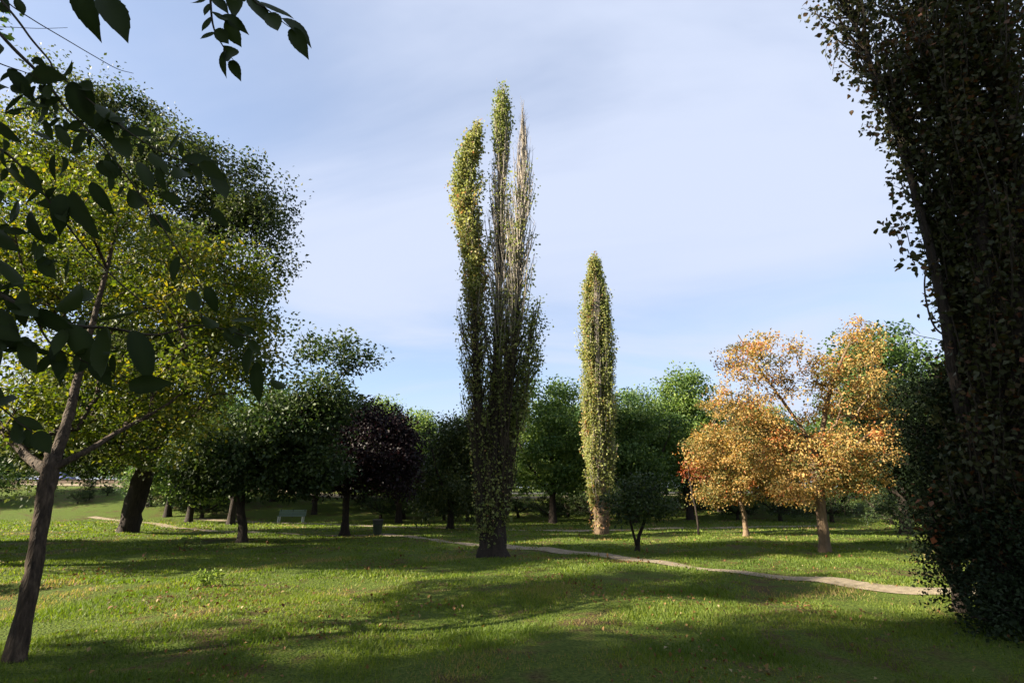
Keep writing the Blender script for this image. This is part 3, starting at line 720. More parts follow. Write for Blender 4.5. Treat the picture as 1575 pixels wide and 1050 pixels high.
def elm_leaf_mesh(curl, bend):
    pts = [(0, 0), (0.1, 0.06), (0.185, 0.16), (0.17, 0.17), (0.235, 0.27), (0.222, 0.285), (0.265, 0.4), (0.25, 0.415), (0.262, 0.53), (0.245, 0.545), (0.225, 0.67), (0.205, 0.68), (0.155, 0.8), (0.135, 0.81), (0.06, 0.92), (0, 1.02)]
    V = []; F = []
    for x, y in pts:
        x *= 0.78
        zb = bend * y * y
        V += [(-x, y, curl * x + zb), (0, y, zb), (x * 0.94, y - 0.01, curl * x + zb)]
    for k in range(len(pts) - 1):
        a = k * 3
        F += [(a, a + 1, a + 4, a + 3), (a + 1, a + 2, a + 5, a + 4)]
    return np.array(V), np.array(F)

rng = np.random.default_rng(77)
def leaf_data(fn, mat, args, nm='leaf'):
    out = []
    for a in args:
        v, f = fn(*a)
        me = mesh_np(nm, v, f, {'tint': np.clip(rng.uniform(0.05, 0.7) + 0.3 * (np.abs(v[:, 0]) < 1e-6), 0, 1)}, smooth_shade=True)
        me.materials.append(mat)
        out.append(me)
    return out
def leaf_between(me, p0, p1, parent, pw, face=Vector((0, -1, 0.25)), wide=1.0, tilt=0.5):
    """a leaf from its stalk end p0 to its tip p1; its face roughly toward `face`"""
    p0, p1 = Vector(p0), Vector(p1)
    d = p1 - p0; L = d.length
    yv = d.normalized()
    fz = Vector(face) + Vector(rng.normal(size=3) * tilt)
    xv = yv.cross(fz).normalized()
    zv = xv.cross(yv)
    m = Matrix((xv * L * wide, yv * L, zv * L)).transposed().to_4x4()
    o = bpy.data.objects.new('leaf', me)
    COL.objects.link(o)
    o.parent = parent
    o.matrix_basis = Matrix.Translation(p0 - Vector(pw)) @ m
    return o

def polytube(name, lines, base, mat, parent, sides=6):
    """each twig a part of its own; returns the first"""
    out = []
    for pts, r0, r1 in lines:
        c = spline(pts, 7)
        n = len(c); r = np.linspace(r0, r1, n)
        d = unit(np.gradient(c, axis=0)); u = unit(np.cross(d, [[0.3, 1, 0.1]])); v = np.cross(d, u)
        an = np.arange(sides) * 2 * np.pi / sides
        V = (c[:, None] + (u[:, None] * np.cos(an)[None, :, None] + v[:, None] * np.sin(an)[None, :, None]) * r[:, None, None]).reshape(-1, 3)
        i, k = np.meshgrid(np.arange(n - 1), np.arange(sides)); k2 = (k + 1) % sides
        T = np.stack([i * sides + k, i * sides + k2, (i + 1) * sides + k2, (i + 1) * sides + k], -1).reshape(-1, 4)
        out.append(link(name, mesh_np(name, V - np.array(base), T, smooth_shade=True), mat, parent))
    return out[0]

pbase = tuple(near_pop.location)
PL = leaf_data(poplar_leaf_mesh, L_POPLAR_DK, [(0.3,), (-0.25,), (0.5,), (0.1,)])
twig_lines = [([(6.95,8.20,7.86), (6.78,8.15,8.16), (6.53,8.10,8.03), (6.36,8.10,8.09)], 0.008, 0.003),
              ([(6.75,8.20,5.71), (6.70,8.15,6.05), (6.57,8.10,6.27), (6.65,8.10,6.42)], 0.008, 0.003),
              ([(6.62,8.20,5.65), (6.46,8.10,6.00), (6.33,8.10,6.05)], 0.006, 0.003),
              ([(6.41,8.20,9.98), (6.09,8.10,9.57), (5.97,8.10,9.20)], 0.006, 0.003),
              ([(6.37,8.20,10.46), (5.98,8.10,10.59), (5.68,8.10,10.77)], 0.008, 0.003),
              ([(6.82,8.20,6.84), (6.60,8.10,6.84), (6.50,8.10,6.80)], 0.005, 0.002),
              ([(7.09,8.10,4.01), (6.77,8.10,4.23), (6.72,8.10,4.73), (6.82,8.10,5.19), (7.09,8.15,5.45), (7.37,8.20,5.53)], 0.017, 0.009),
              ([(7.02,8.10,3.96), (6.65,8.00,4.02), (6.36,8.00,4.09), (6.25,8.00,4.17), (6.29,8.00,4.25), (6.42,8.00,4.12)], 0.006, 0.003),
              ([(6.61,8.20,9.75), (6.32,8.10,9.85), (6.04,8.10,9.94), (5.92,8.10,9.65), (5.96,8.10,9.30)], 0.005, 0.002)]
pbranch = polytube('branch', twig_lines, pbase, TWIG_DARK, near_pop)
cl = [((6.56,8.10,8.37), 10, 0.2), ((6.40,8.10,7.98), 10, 0.16), ((6.59,8.10,6.09), 12, 0.22), ((6.41,8.10,5.90), 9, 0.15), ((6.86,8.15,6.68), 12, 0.25), ((6.92,8.15,5.69), 14, 0.3), ((7.14,8.15,7.47), 12, 0.3), ((6.33,8.15,9.02), 12, 0.22), ((7.15,8.10,4.51), 12, 0.3), ((6.48,8.10,8.12), 13, 0.17), ((6.56,8.10,7.77), 9, 0.14), ((6.34,8.10,6.09), 9, 0.12), ((6.60,8.10,6.27), 10, 0.14), ((6.65,8.10,5.60), 14, 0.2), ((6.60,8.10,6.84), 8, 0.12), ((6.12,8.10,9.72), 9, 0.14), ((6.09,8.10,9.20), 9, 0.13), ((5.78,8.10,10.67), 14, 0.2), ((5.91,8.10,10.19), 12, 0.2), ((6.76,8.15,5.45), 12, 0.2), ((6.51,8.15,8.73), 12, 0.2), ((6.81,8.15,7.27), 12, 0.2), ((6.91,8.15,4.64), 14, 0.3), ((7.15,8.10,5.19), 12, 0.25)]
for c, m, sp in cl:
    for k in range(m):
        p = np.array(c) + rng.normal(size=3) * sp * np.array([0.6, 0.5, 0.6])
        d = unit(rng.normal(size=3) + np.array([0, 0, -0.9])) * rng.uniform(0.075, 0.125)
        leaf_between(PL[k % 4], p, p + d, pbranch, pbase, tilt=0.9)

# evergreen bush below it
b = (6.9, 9.0)
build_tree('evergreen_bush', 'tall black-green evergreen bush under the near poplar at the right', b,
    [([(b[0], b[1], -0.05), (6.9, 9.0, 0.6), (6.95, 9.0, 1.6), (6.9, 9.0, 2.8)], [0.1, 0.09, 0.07, 0.03]), ([(6.9, 9, 0.2), (7.3, 8.6, 1.2), (7.6, 8.4, 2.2)], [0.07, 0.05, 0.02]), ([(6.9, 9, 0.2), (6.5, 8.7, 0.9), (6.3, 8.4, 1.6)], [0.06, 0.05, 0.02])],
    [((7.07,8.80,2.72), 0.8, 0.8, 1.1), ((6.99,8.70,1.40), 0.85, 0.9, 0.85), ((7.64,8.60,2.28), 1.1, 1.0, 1.4), ((6.60,8.00,0.64), 0.75, 0.9, 0.6), ((6.92,7.60,0.85), 0.9, 0.9, 0.9), ((6.03,7.10,0.18), 0.55, 0.6, 0.4), ((7.52,8.80,3.48), 0.6, 0.6, 0.5)],
    520, 100, 0.055, 0.36, L_BUSH, BARK_DARK, seed=51, tip=0.005, shell=0.35, flat=0.9)
b = (-10.9, 10.6)
build_tree('small_shrub', 'dark rounded shrub cut by the left edge of the picture', b,
    [([(b[0], b[1], -0.05), (b[0], b[1], 0.3), (b[0] + 0.1, b[1], 0.7)], [0.03, 0.025, 0.01])],
    [((b[0], b[1], 0.5), 0.6, 0.6, 0.42)], 60, 60, 0.05, 0.3, L_BUSH, BARK_DARK, seed=52, tip=0.004)
for nm, lab, g, s, sd in [('weed_tuft', 'pale leafy weed just right of the left trunk, in the shaded grass', (-11.45,19.90), 0.34, 53), ('weed_tuft', 'low leafy weed in the sunlit edge, below the other one by the left trunk', (-5.99,11.26), 0.24, 54)]:
    build_tree(nm, lab, g, [([(g[0], g[1], -0.02), (g[0], g[1], s * 0.5), (g[0] + 0.02, g[1], s)], [0.006, 0.005, 0.003]), ([(g[0], g[1], 0), (g[0] + s * 0.6, g[1] + 0.1, s * 0.7)], [0.005, 0.002])],
        [((g[0] + 0.1, g[1], s * 0.8), s * 1.1, s, s * 0.35)], 26, 9, 0.07, 0.1, L_BACK, TWIG_DARK, seed=sd, tip=0.002, cat='plant', sides=6, tint=(0.85, 0.15))

# unseen trees; left ones shade the lawn, some copies are added to block light
def side_tree(name, label, x, y, h, w, seed, low=0.15, clumps=230, per=60):
    return bg_tree(name, label, x, y, h, w, seed, mat=L_BACK, low=low, clumps=clumps, per=per)
st1 = side_tree('tall_tree', 'tall tree left of the viewpoint whose shade covers the right foreground', -11.8, -1.2, 25.0, 7.6, 61, low=0.06, clumps=640, per=90)
side_tree('tall_tree', 'tall tree behind the viewpoint, farther from the lawn', -17.0, -7.5, 21.0, 9.0, 62)
st3 = side_tree('tall_tree', 'tall tree off to the left whose shade climbs the tall poplar', -19.2, 12.6, 18.5, 5.6, 63, clumps=420, per=85)
for k, (x, y, s, lab) in enumerate([(-26.5, 14.5, 0.7, 'tall tree off to the left whose shade reaches the footpath'), (-33.0, 17.5, 0.7, 'tall tree farthest off to the left of the lawn'),
        (-22.0, -2.2, 1.1, 'tall tree left of the viewpoint, second in line toward the sun, added to close gaps in the shade'), (-9.9, 1.9, 1.22, 'slender tall tree left of the viewpoint, nearest to it, added to shade the near poplar'), (-2.0, -9.0, 0.75, 'unseen tall tree added straight behind the viewpoint to dim the skylight'), (6.0, -8.0, 0.7, 'unseen tall tree added behind the viewpoint to the right to dim the skylight'), (13.0, -2.5, 0.75, 'unseen tall tree added beside the viewpoint at the right to dim the skylight'), (15.5, 5.5, 0.65, 'unseen tall tree added behind the near poplar, out to the right, to dim the skylight')]):  # trees on this line are added to thicken shade and dim skylight
    w_ = s * 1.15 if s < 1.2 else 0.78
    dup(st3, (x, y, hz(x, y)), 1.3 * k + 0.7, (w_, w_, s), lab)

# ------------------------------------------------------------------ foreground elm, its branches hang into view
eb = (-3.4, -0.6, 0.0)
elm = thing('elm_tree', 'elm whose dark leafy twigs hang into the top left corner', 'tree', eb)
link('trunk', trunk_mesh('trunk', [([(-3.4, -0.6, -0.1), (-3.35, -0.55, 1.4), (-3.2, -0.5, 3.0), (-3.3, -0.8, 5.0), (-3.6, -1.4, 7.5)], [0.2, 0.17, 0.15, 0.11, 0.04]),
    ([(-3.22, -0.5, 2.8), (-2.9, 0.4, 3.3), (-2.6, 1.1, 3.3), (-2.482,1.750,3.848)], [0.09, 0.05, 0.03, 0.012]),
    ([(-3.22, -0.5, 2.6), (-3.0, 0.5, 2.9), (-2.194,1.800,2.502)], [0.08, 0.04, 0.012])], eb, 12, seed=71), BARK, elm)
rngc = np.random.default_rng(72)
lob = [((-4.2, -2.6, 6.4), 2.4, 1.8, 2.0), ((-3.0, -3.4, 5.4), 2.2, 1.6, 1.6), ((-5.4, -2.2, 5.2), 1.8, 1.4, 1.4)]
clp = sample_lobes(lob, 150, rngc)
P0, P1, R0, R1 = grow([(-3.2, -0.5, 3.0), (-3.3, -0.8, 5.0), (-3.5, -1.2, 6.5)], [0.15, 0.1, 0.06], clp, rngc, tip=0.008)
Vb, Tb = tubes(P0, P1, R0, R1, 5)
link('limbs', mesh_np('limbs', Vb - np.array(eb), Tb, smooth_shade=True), BARK, elm)
idx = np.repeat(np.arange(150), 60)
C = clp[idx] + rngc.normal(size=(len(idx), 3)) * 0.28
Vl, Tl = leaves(C, 0.09, rngc)
link('crown', mesh_np('crown', Vl - np.array(eb), Tl, {'tint': np.repeat(rngc.uniform(0, 1, len(C)), 4)}), L_ELM, elm, kind='stuff')
EL = leaf_data(elm_leaf_mesh, L_ELM, [(0.35, 0.15), (-0.3, -0.25), (0.6, 0.35), (0.2, -0.4), (0.5, -0.1), (-0.5, 0.3)])
ebr = polytube('branch', [
    ([(-2.482,1.750,3.848), (-2.118,1.750,3.449), (-1.923,1.750,3.264), (-1.842,1.740,3.184), (-1.752,1.740,3.076), (-1.665,1.750,2.996), (-1.508,1.760,2.833), (-1.347,1.800,2.624), (-1.153,1.850,2.354)], 0.008, 0.0022),
    ([(-2.477,1.800,3.951), (-2.099,1.750,3.559), (-1.982,1.750,3.422), (-1.883,1.750,3.316), (-1.823,1.740,3.242), (-1.605,1.720,3.059), (-1.412,1.720,2.911), (-1.271,1.750,2.846), (-1.117,1.780,2.795)], 0.0055, 0.0018),
    ([(-2.392,1.850,3.898), (-2.260,1.850,3.738), (-2.124,1.850,3.638), (-1.948,1.850,3.526), (-1.787,1.840,3.421), (-1.669,1.830,3.347), (-1.595,1.830,3.323)], 0.003, 0.0011),
    ([(-2.513,1.900,3.637), (-2.310,1.900,3.645), (-2.132,1.900,3.637), (-2.004,1.900,3.641)], 0.0018, 0.0009),
    ([(-2.197,1.700,3.337), (-2.017,1.700,3.248), (-1.903,1.700,3.204), (-1.837,1.700,3.167)], 0.003, 0.0012),
    ([(-2.377,1.800,3.079), (-1.964,1.750,2.890), (-1.771,1.750,2.719), (-1.590,1.800,2.502), (-1.412,1.800,2.346), (-1.310,1.850,2.264)], 0.006, 0.002),
    ([(-2.194,1.800,2.502), (-1.803,1.700,2.305), (-1.622,1.700,2.210), (-1.497,1.720,2.170), (-1.385,1.750,2.169), (-1.259,1.800,2.161), (-1.134,1.850,2.213), (-0.963,1.900,2.179)], 0.009, 0.002),
    ([(-1.622,1.700,2.210), (-1.528,1.700,2.096), (-1.424,1.750,2.041), (-1.315,1.800,1.985)], 0.004, 0.0015),
    ([(-1.934,1.800,1.962), (-1.766,1.800,1.917), (-1.660,1.800,1.851), (-1.583,1.800,1.807)], 0.004, 0.0015)], eb, TWIG_DARK, elm)
ebr2 = polytube('branch', [
    ([(-2.6, 1.1, 3.3), (-1.9, 1.5, 3.55), (-1.669,2.050,4.551), (-1.535,2.050,4.147), (-1.461,2.050,3.830), (-1.389,2.050,3.691), (-1.322,2.050,3.602)], 0.012, 0.0013),
    ([(-1.669,2.050,4.551), (-1.404,2.050,4.147), (-1.282,2.050,3.977), (-1.191,2.050,3.903), (-1.112,2.050,3.830), (-1.060,2.050,3.790)], 0.005, 0.0013),
    ([(-2.054,1.950,4.452), (-2.009,1.950,4.105), (-2.004,1.950,3.941), (-1.936,1.950,3.885)], 0.003, 0.0013),
    ([(-1.9, 1.5, 3.55), (-2.054,1.950,4.452)], 0.008, 0.003)], eb, TWIG_DARK, elm)
A1 = [((-2.222,1.800,3.680), (-2.094,1.780,3.564)), ((-2.162,1.800,3.702), (-2.113,1.800,3.622)), ((-2.093,1.700,3.292), (-1.846,1.660,3.246)), ((-1.975,1.700,3.226), (-1.862,1.720,3.098)),
 ((-1.895,1.720,3.207), (-1.689,1.660,3.145)), ((-1.796,1.740,3.229), (-1.755,1.740,3.287)), ((-1.722,1.740,3.191), (-1.577,1.700,3.087)), ((-1.844,1.720,3.185), (-1.872,1.740,3.048)), ((-1.802,1.700,3.148), (-1.716,1.700,3.021)),
 ((-1.740,1.720,3.179), (-1.622,1.700,2.956)), ((-1.684,1.730,3.169), (-1.646,1.760,3.016)), ((-2.024,1.700,3.163), (-1.921,1.700,3.081)), ((-2.003,1.760,3.071), (-1.912,1.760,3.158)), ((-1.609,1.720,3.074), (-1.442,1.700,2.968)), ((-1.603,1.740,2.982), (-1.471,1.700,2.986)), ((-1.498,1.730,2.945), (-1.366,1.700,2.956)),
 ((-1.951,1.700,2.974), (-1.845,1.720,2.879)), ((-1.956,1.740,2.929), (-1.900,1.740,2.830)), ((-1.835,1.720,2.955), (-1.721,1.700,2.858)), ((-1.720,1.700,2.953), (-1.649,1.700,2.864)), ((-1.691,1.740,2.865), (-1.553,1.720,2.822)), ((-1.699,1.700,2.830), (-1.710,1.700,2.719)),
 ((-1.799,1.720,2.777), (-1.697,1.700,2.649)), ((-1.713,1.740,2.853), (-1.649,1.740,2.729)), ((-1.518,1.740,2.935), (-1.406,1.720,2.783)), ((-1.404,1.730,2.823), (-1.296,1.700,2.692)), ((-1.320,1.750,2.884), (-1.220,1.720,2.925)), ((-1.270,1.760,2.850), (-1.122,1.740,2.865)),
 ((-1.336,1.740,2.808), (-1.303,1.760,2.708)), ((-1.282,1.750,2.815), (-1.161,1.720,2.694)), ((-1.193,1.760,2.839), (-1.037,1.750,2.724)), ((-1.333,1.780,2.721), (-1.236,1.760,2.659)), ((-1.805,1.720,2.651), (-1.699,1.700,2.508)), ((-1.659,1.730,2.684), (-1.620,1.700,2.508)), ((-1.618,1.720,2.683), (-1.468,1.700,2.488)),
 ((-1.550,1.700,2.219), (-1.371,1.660,2.302)), ((-1.416,1.720,2.184), (-1.212,1.680,2.180)), ((-1.799,1.700,2.290), (-1.654,1.680,2.349)), ((-1.674,1.700,2.290), (-1.544,1.700,2.109)), ((-1.588,1.680,2.212), (-1.446,1.660,2.106)), ((-1.768,1.720,2.227), (-1.617,1.700,2.042)), ((-1.691,1.700,2.173), (-1.655,1.700,2.038)),
 ((-1.634,1.700,2.123), (-1.490,1.680,1.959)), ((-1.485,1.700,2.168), (-1.372,1.700,2.016)), ((-1.400,1.740,2.168), (-1.230,1.700,1.929)), ((-1.315,1.760,2.165), (-1.190,1.740,1.981)), ((-1.317,1.800,1.976), (-1.124,1.760,1.981)), ((-1.140,1.850,2.249), (-1.031,1.830,2.163)), ((-1.039,1.870,2.240), (-0.916,1.850,2.213)),
 ((-1.059,1.860,2.187), (-0.966,1.850,2.129)), ((-0.977,1.900,2.174), (-0.907,1.900,2.089)), ((-0.946,1.920,2.094), (-0.932,1.900,1.921)), ((-0.959,1.900,2.154), (-0.981,1.900,2.006)), ((-0.889,1.920,2.025), (-0.803,1.900,1.973)), ((-1.765,1.800,1.913), (-1.611,1.760,1.914)), ((-1.612,1.760,2.626), (-1.513,1.740,2.493)), ((-1.667,1.740,2.625), (-1.597,1.740,2.530)),
 ((-1.750,1.720,2.603), (-1.696,1.700,2.462)), ((-1.872,1.740,2.535), (-1.717,1.700,2.422)), ((-1.676,1.800,1.846), (-1.602,1.780,1.746)), ((-1.599,1.800,1.820), (-1.486,1.780,1.725)), ((-1.682,1.800,1.868), (-1.562,1.780,1.826)), ((-1.194,1.840,2.342), (-1.102,1.840,2.225)), ((-1.134,1.840,2.363), (-1.094,1.860,2.252)), ((-1.173,1.850,2.690), (-1.082,1.840,2.594)),
 ((-1.865,1.740,3.122), (-1.763,1.740,2.955)), ((-1.651,1.740,2.970), (-1.642,1.740,2.825)), ((-1.905,1.740,2.796), (-1.803,1.740,2.685)), ((-1.931,1.740,2.712), (-1.855,1.740,2.577)), ((-1.592,1.760,2.753), (-1.501,1.760,2.615)), ((-1.586,1.760,2.839), (-1.499,1.760,2.753)), ((-1.455,1.780,2.738), (-1.373,1.780,2.599)), ((-1.691,1.740,2.434), (-1.571,1.740,2.321)), ((-1.827,1.740,2.421), (-1.694,1.740,2.321)),
 ((-1.721,1.720,2.101), (-1.635,1.720,1.946)), ((-1.546,1.720,2.101), (-1.466,1.740,1.972)), ((-1.418,1.740,2.048), (-1.318,1.740,1.950)), ((-1.560,1.780,2.338), (-1.452,1.760,2.232)), ((-1.654,1.660,2.219), (-1.511,1.640,2.144)), ((-1.721,1.660,2.150), (-1.575,1.640,2.100)), ((-1.498,1.700,2.152), (-1.490,1.700,2.029)), ((-1.374,1.800,2.638), (-1.270,1.800,2.578)), ((-1.246,1.820,2.472), (-1.256,1.820,2.355)),
 ((-1.236,1.760,2.824), (-1.116,1.760,2.697)), ((-1.143,1.780,2.801), (-1.071,1.780,2.654)), ((-1.380,1.740,2.868), (-1.272,1.720,2.777)), ((-1.984,1.740,3.184), (-1.853,1.740,3.076)), ((-1.619,1.740,3.054), (-1.531,1.720,2.890))]
for k, (p, q) in enumerate(A1):
    p_, q_ = np.array(p), np.array(q)
    leaf_between(EL[k % 6], p_, p_ + (q_ - p_) * (0.84 if np.linalg.norm(q_ - p_) > 0.11 else 0.95), ebr, eb, wide=rng.uniform(0.85, 1.2), tilt=0.4)
XT = [((-1.987,1.720,3.261), (-1.715,1.740,3.030), 8), ((-2.019,1.740,3.122), (-1.619,1.760,2.986), 12), ((-1.964,1.750,2.890), (-1.618,1.770,2.621), 14), ((-1.674,1.760,3.004), (-1.350,1.800,2.638), 10), ((-1.902,1.720,2.592), (-1.543,1.760,2.431), 14), ((-1.803,1.700,2.305), (-1.425,1.740,2.177), 18), ((-1.707,1.700,2.118), (-1.292,1.750,2.041), 16), ((-1.621,1.740,3.061), (-1.155,1.800,2.808), 14), ((-1.801,1.800,1.962), (-1.601,1.820,1.810), 8), ((-1.303,1.840,2.260), (-0.939,1.900,2.179), 8)]
for p, q, m in XT:
    for k in range(m):
        u_ = rng.uniform()
        s_ = np.array(p) * (1 - u_) + np.array(q) * u_ + rng.normal(size=3) * np.array([0.02, 0.04, 0.02])
        e_ = s_ + unit(np.array([rng.normal() * 0.7 + 0.25, rng.normal() * 0.35, rng.normal() * 0.5 - 0.75])) * rng.uniform(0.05, 0.085)
        leaf_between(EL[k % 6], s_, e_, ebr, eb, wide=rng.uniform(0.85, 1.25), tilt=0.45)
A2 = [((-2.221,1.950,3.917), (-2.158,1.950,3.838)), ((-2.076,1.950,3.957), (-1.975,1.950,3.721)), ((-1.936,1.950,3.885), (-1.775,1.950,3.642)), ((-1.527,2.050,4.019), (-1.559,2.050,3.920)), ((-1.494,2.050,3.953), (-1.498,2.050,3.862)), ((-1.477,2.050,3.871), (-1.509,2.030,3.788)),
 ((-1.439,2.050,3.774), (-1.481,2.050,3.703)), ((-1.378,2.050,3.664), (-1.391,2.050,3.545)), ((-1.338,2.050,3.606), (-1.279,2.050,3.496)), ((-1.386,2.050,3.695), (-1.278,2.030,3.553)), ((-1.439,2.050,3.794), (-1.337,2.040,3.669)), ((-1.403,2.050,3.842), (-1.327,2.050,3.719)), ((-1.473,2.050,3.903), (-1.397,2.040,3.775)),
 ((-1.424,2.050,3.879), (-1.302,2.040,3.815)), ((-1.483,2.050,3.986), (-1.392,2.040,3.892)), ((-1.427,2.050,4.002), (-1.290,2.050,3.854)), ((-1.300,2.050,3.994), (-1.207,2.050,3.802)), ((-1.244,2.050,3.965), (-1.072,2.030,3.905)), ((-1.190,2.050,3.895), (-1.102,2.050,3.699)), ((-1.122,2.050,3.862), (-0.967,2.030,3.761)), ((-1.073,2.050,3.798), (-0.979,2.050,3.629)), ((-1.368,2.050,4.036), (-1.283,2.050,3.944))]
for k, (p, q) in enumerate(A2):
    leaf_between(EL[(k + 2) % 6], p, q, ebr2, eb, wide=rng.uniform(0.9, 1.25), tilt=0.3)

# ------------------------------------------------------------------ bench, bin, far wall and cars
def box_bm(bm, c, s, bevel=0.0, rot=None):
    r = bmesh.ops.create_cube(bm, size=1)
    vs = r['verts']
    bmesh.ops.scale(bm, vec=s, verts=vs)
    if bevel:
        es = list({e for v in vs for e in v.link_edges})
        rr = bmesh.ops.bevel(bm, geom=es, offset=bevel, segments=2, affect='EDGES')
        vs = list({v for f in rr['faces'] for v in f.verts} | {v for v in vs if v.is_valid})
    if rot:
        bmesh.ops.rotate(bm, cent=(0, 0, 0), matrix=Matrix.Rotation(rot[1], 3, rot[0]), verts=vs)
    bmesh.ops.translate(bm, vec=c, verts=vs)
def bm_obj(name, bm, mat, parent, shade=False):
    me = bpy.data.meshes.new(name); bm.to_mesh(me); bm.free()
    if shade:
        for p in me.polygons:
            p.use_smooth = True
    return link(name, me, mat, parent)
def part_box(name, c, s, mat, parent, bevel=0.008, rot=None):
    bm = bmesh.new(); box_bm(bm, c, s, bevel, rot)
    return bm_obj(name, bm, mat, parent)

GREENW = plain('bench_green', (0.14, 0.2, 0.155), 0.55)
WHITE = plain('white_paint', (0.72, 0.72, 0.68), 0.5)
BLACKP = plain('black_plastic', (0.02, 0.022, 0.02), 0.5)
DARKGREEN = plain('bin_green', (0.018, 0.03, 0.022), 0.5)
bx, by = -17.0, 43.2
bench = thing('park_bench', 'pale green slatted bench with white feet on the grass at the back left', 'bench', (bx, by, hz(bx, by)), rz=R(4))
for k in range(4):
    part_box('seat_plank', (0, -0.24 + 0.12 * k, 0.45), (2.05, 0.1, 0.035), GREENW, bench)
for k in range(4):
    part_box('back_plank', (0, 0.25 + 0.028 * k, 0.53 + 0.11 * k), (2.05, 0.03, 0.095), GREENW, bench)
for s in (-0.9, 0.0, 0.9):
    if s:
        part_box('leg', (s, -0.22, 0.215), (0.07, 0.07, 0.43), WHITE, bench)
        part_box('leg', (s, 0.2, 0.215), (0.07, 0.07, 0.43), WHITE, bench)
    part_box('back_post', (s, 0.325, 0.66), (0.05, 0.04, 0.62), BLACKP, bench, rot=None)

bx, by = (-6.47,27.16)
bin_ = thing('litter_bin', 'dark litter bin flaring toward its lid beside the purple tree', 'bin', (bx, by, hz(bx, by)), rz=R(12))
bm = bmesh.new()
rings = [(0.185, 0.0), (0.19, 0.03), (0.24, 0.6), (0.25, 0.62)]
prev = None
for hw, z in rings:
    ring = []
    for k in range(20):
        a = k / 20 * 2 * math.pi
        c_, s_ = math.cos(a), math.sin(a)
        q = 1 / max(abs(c_), abs(s_)) ** 0.75
        ring.append(bm.verts.new((hw * c_ * q, hw * s_ * q, z)))
    if prev:
        for k in range(20):
            bm.faces.new((prev[k], prev[(k + 1) % 20], ring[(k + 1) % 20], ring[k]))
    else:
        bm.faces.new(list(reversed(ring)))
    prev = ring
bm_obj('body', bm, DARKGREEN, bin_, True)
part_box('lid', (0, 0, 0.68), (0.52, 0.52, 0.1), BLACKP, bin_, bevel=0.03)
part_box('opening', (0, -0.262, 0.55), (0.26, 0.015, 0.09), BLACKP, bin_, bevel=0.004)

WALLM = noise_mat('wall_brown', [(0.3, (0.12, 0.085, 0.06)), (0.7, (0.22, 0.16, 0.12))], scale=3, bump=0.5)
wx0, wx1, wy = -88, -40, 70.2
wall = thing('low_wall', 'low brown roadside wall at the far left', 'wall', (wx0, wy, 0))
for k in range(24):
    x = wx0 + 2 * k + 1
    z = hz(x, wy)
    part_box('wall_block', (x - wx0, 0, z + 0.18), (1.985, 0.3, 0.55), WALLM, wall, bevel=0.02)
    part_box('coping', (x - wx0, 0, z + 0.485), (1.99, 0.4, 0.06), WALLM, wall, bevel=0.012)

def car(name, label, loc, rz, prof, cabin, paint, W_=1.75, wheels=(-1.3, 1.3), L=4.2, cat='car'):
    root = thing(name, label, cat, loc, rz=rz)
    def slab(nm, prof, w, mat, bevel=0.06, taper=1.0):
        bm = bmesh.new()
        a = [bm.verts.new((x, -w / 2 * (taper if z > 1.0 else 1), z)) for x, z in prof]
        c = [bm.verts.new((x, w / 2 * (taper if z > 1.0 else 1), z)) for x, z in prof]
        bm.faces.new(a); bm.faces.new(list(reversed(c)))
        for k in range(len(prof)):
            bm.faces.new((a[k], c[k], c[(k + 1) % len(prof)], a[(k + 1) % len(prof)]))
        bmesh.ops.recalc_face_normals(bm, faces=bm.faces)
        bmesh.ops.bevel(bm, geom=list(bm.edges), offset=bevel, segments=2, affect='EDGES')
        return bm_obj(nm, bm, mat, root, True)
    slab('body', prof, W_, paint)
    slab('cabin', cabin, W_ * 0.9, paint, taper=0.86)
    gx0, gx1 = min(p[0] for p in cabin), max(p[0] for p in cabin)
    zt = max(p[1] for p in cabin); zb = min(p[1] for p in cabin)
    tx = sorted(p[0] for p in cabin if p[1] == zt)
    for s in (-1, 1):
        y = s * W_ * 0.43
        for u0, u1 in ((0.06, 0.48), (0.54, 0.94)):
            bm = bmesh.new()
            def xx(u, top):
                return (tx[0] + (tx[-1] - tx[0]) * u) if top else (gx0 + (gx1 - gx0) * u)
            pts = [(xx(u0, 0), zb + 0.12), (xx(u1, 0), zb + 0.12), (xx(u1, 1), zt - 0.09), (xx(u0, 1), zt - 0.09)]
            f = [bm.verts.new((x, s * W_ * (0.458 if z < 1.05 else 0.402), z)) for x, z in pts]
            g = [bm.verts.new((x, s * W_ * (0.44 if z < 1.05 else 0.38), z)) for x, z in pts]
            bm.faces.new(f); bm.faces.new(list(reversed(g)))
            for k in range(4):
                bm.faces.new((f[k], g[k], g[(k + 1) % 4], f[(k + 1) % 4]))
            bmesh.ops.recalc_face_normals(bm, faces=bm.faces)
            bm_obj('side_window', bm, GLASS, root)
        for wxp in wheels:
            for nm, r, w, mat in (('tyre', 0.31, 0.2, BLACKP), ('rim', 0.19, 0.212, SILVER)):
                bm = bmesh.new()
                bmesh.ops.create_cone(bm, cap_ends=True, segments=20, radius1=r, radius2=r, depth=w, matrix=Matrix.Translation((wxp, s * (W_ / 2 - 0.09), 0.31)) @ Matrix.Rotation(R(90), 4, 'X'))
                if nm == 'tyre':
                    wh = bm_obj('wheel', bm, mat, root)
                else:
                    bm_obj('rim', bm, mat, wh)
        part_box('headlight', (L / 2 - 0.09, s * W_ * 0.34, 0.66), (0.1, 0.32, 0.14), SILVER, root, bevel=0.03)
        part_box('tail_light', (-L / 2 + 0.08, s * W_ * 0.36, 0.72), (0.1, 0.26, 0.14), REDL, root, bevel=0.03)
    return root
GLASS = plain('car_glass', (0.03, 0.035, 0.04), 0.08, spec=0.8)
SILVER = plain('silver', (0.6, 0.6, 0.6), 0.25, metal=0.8)
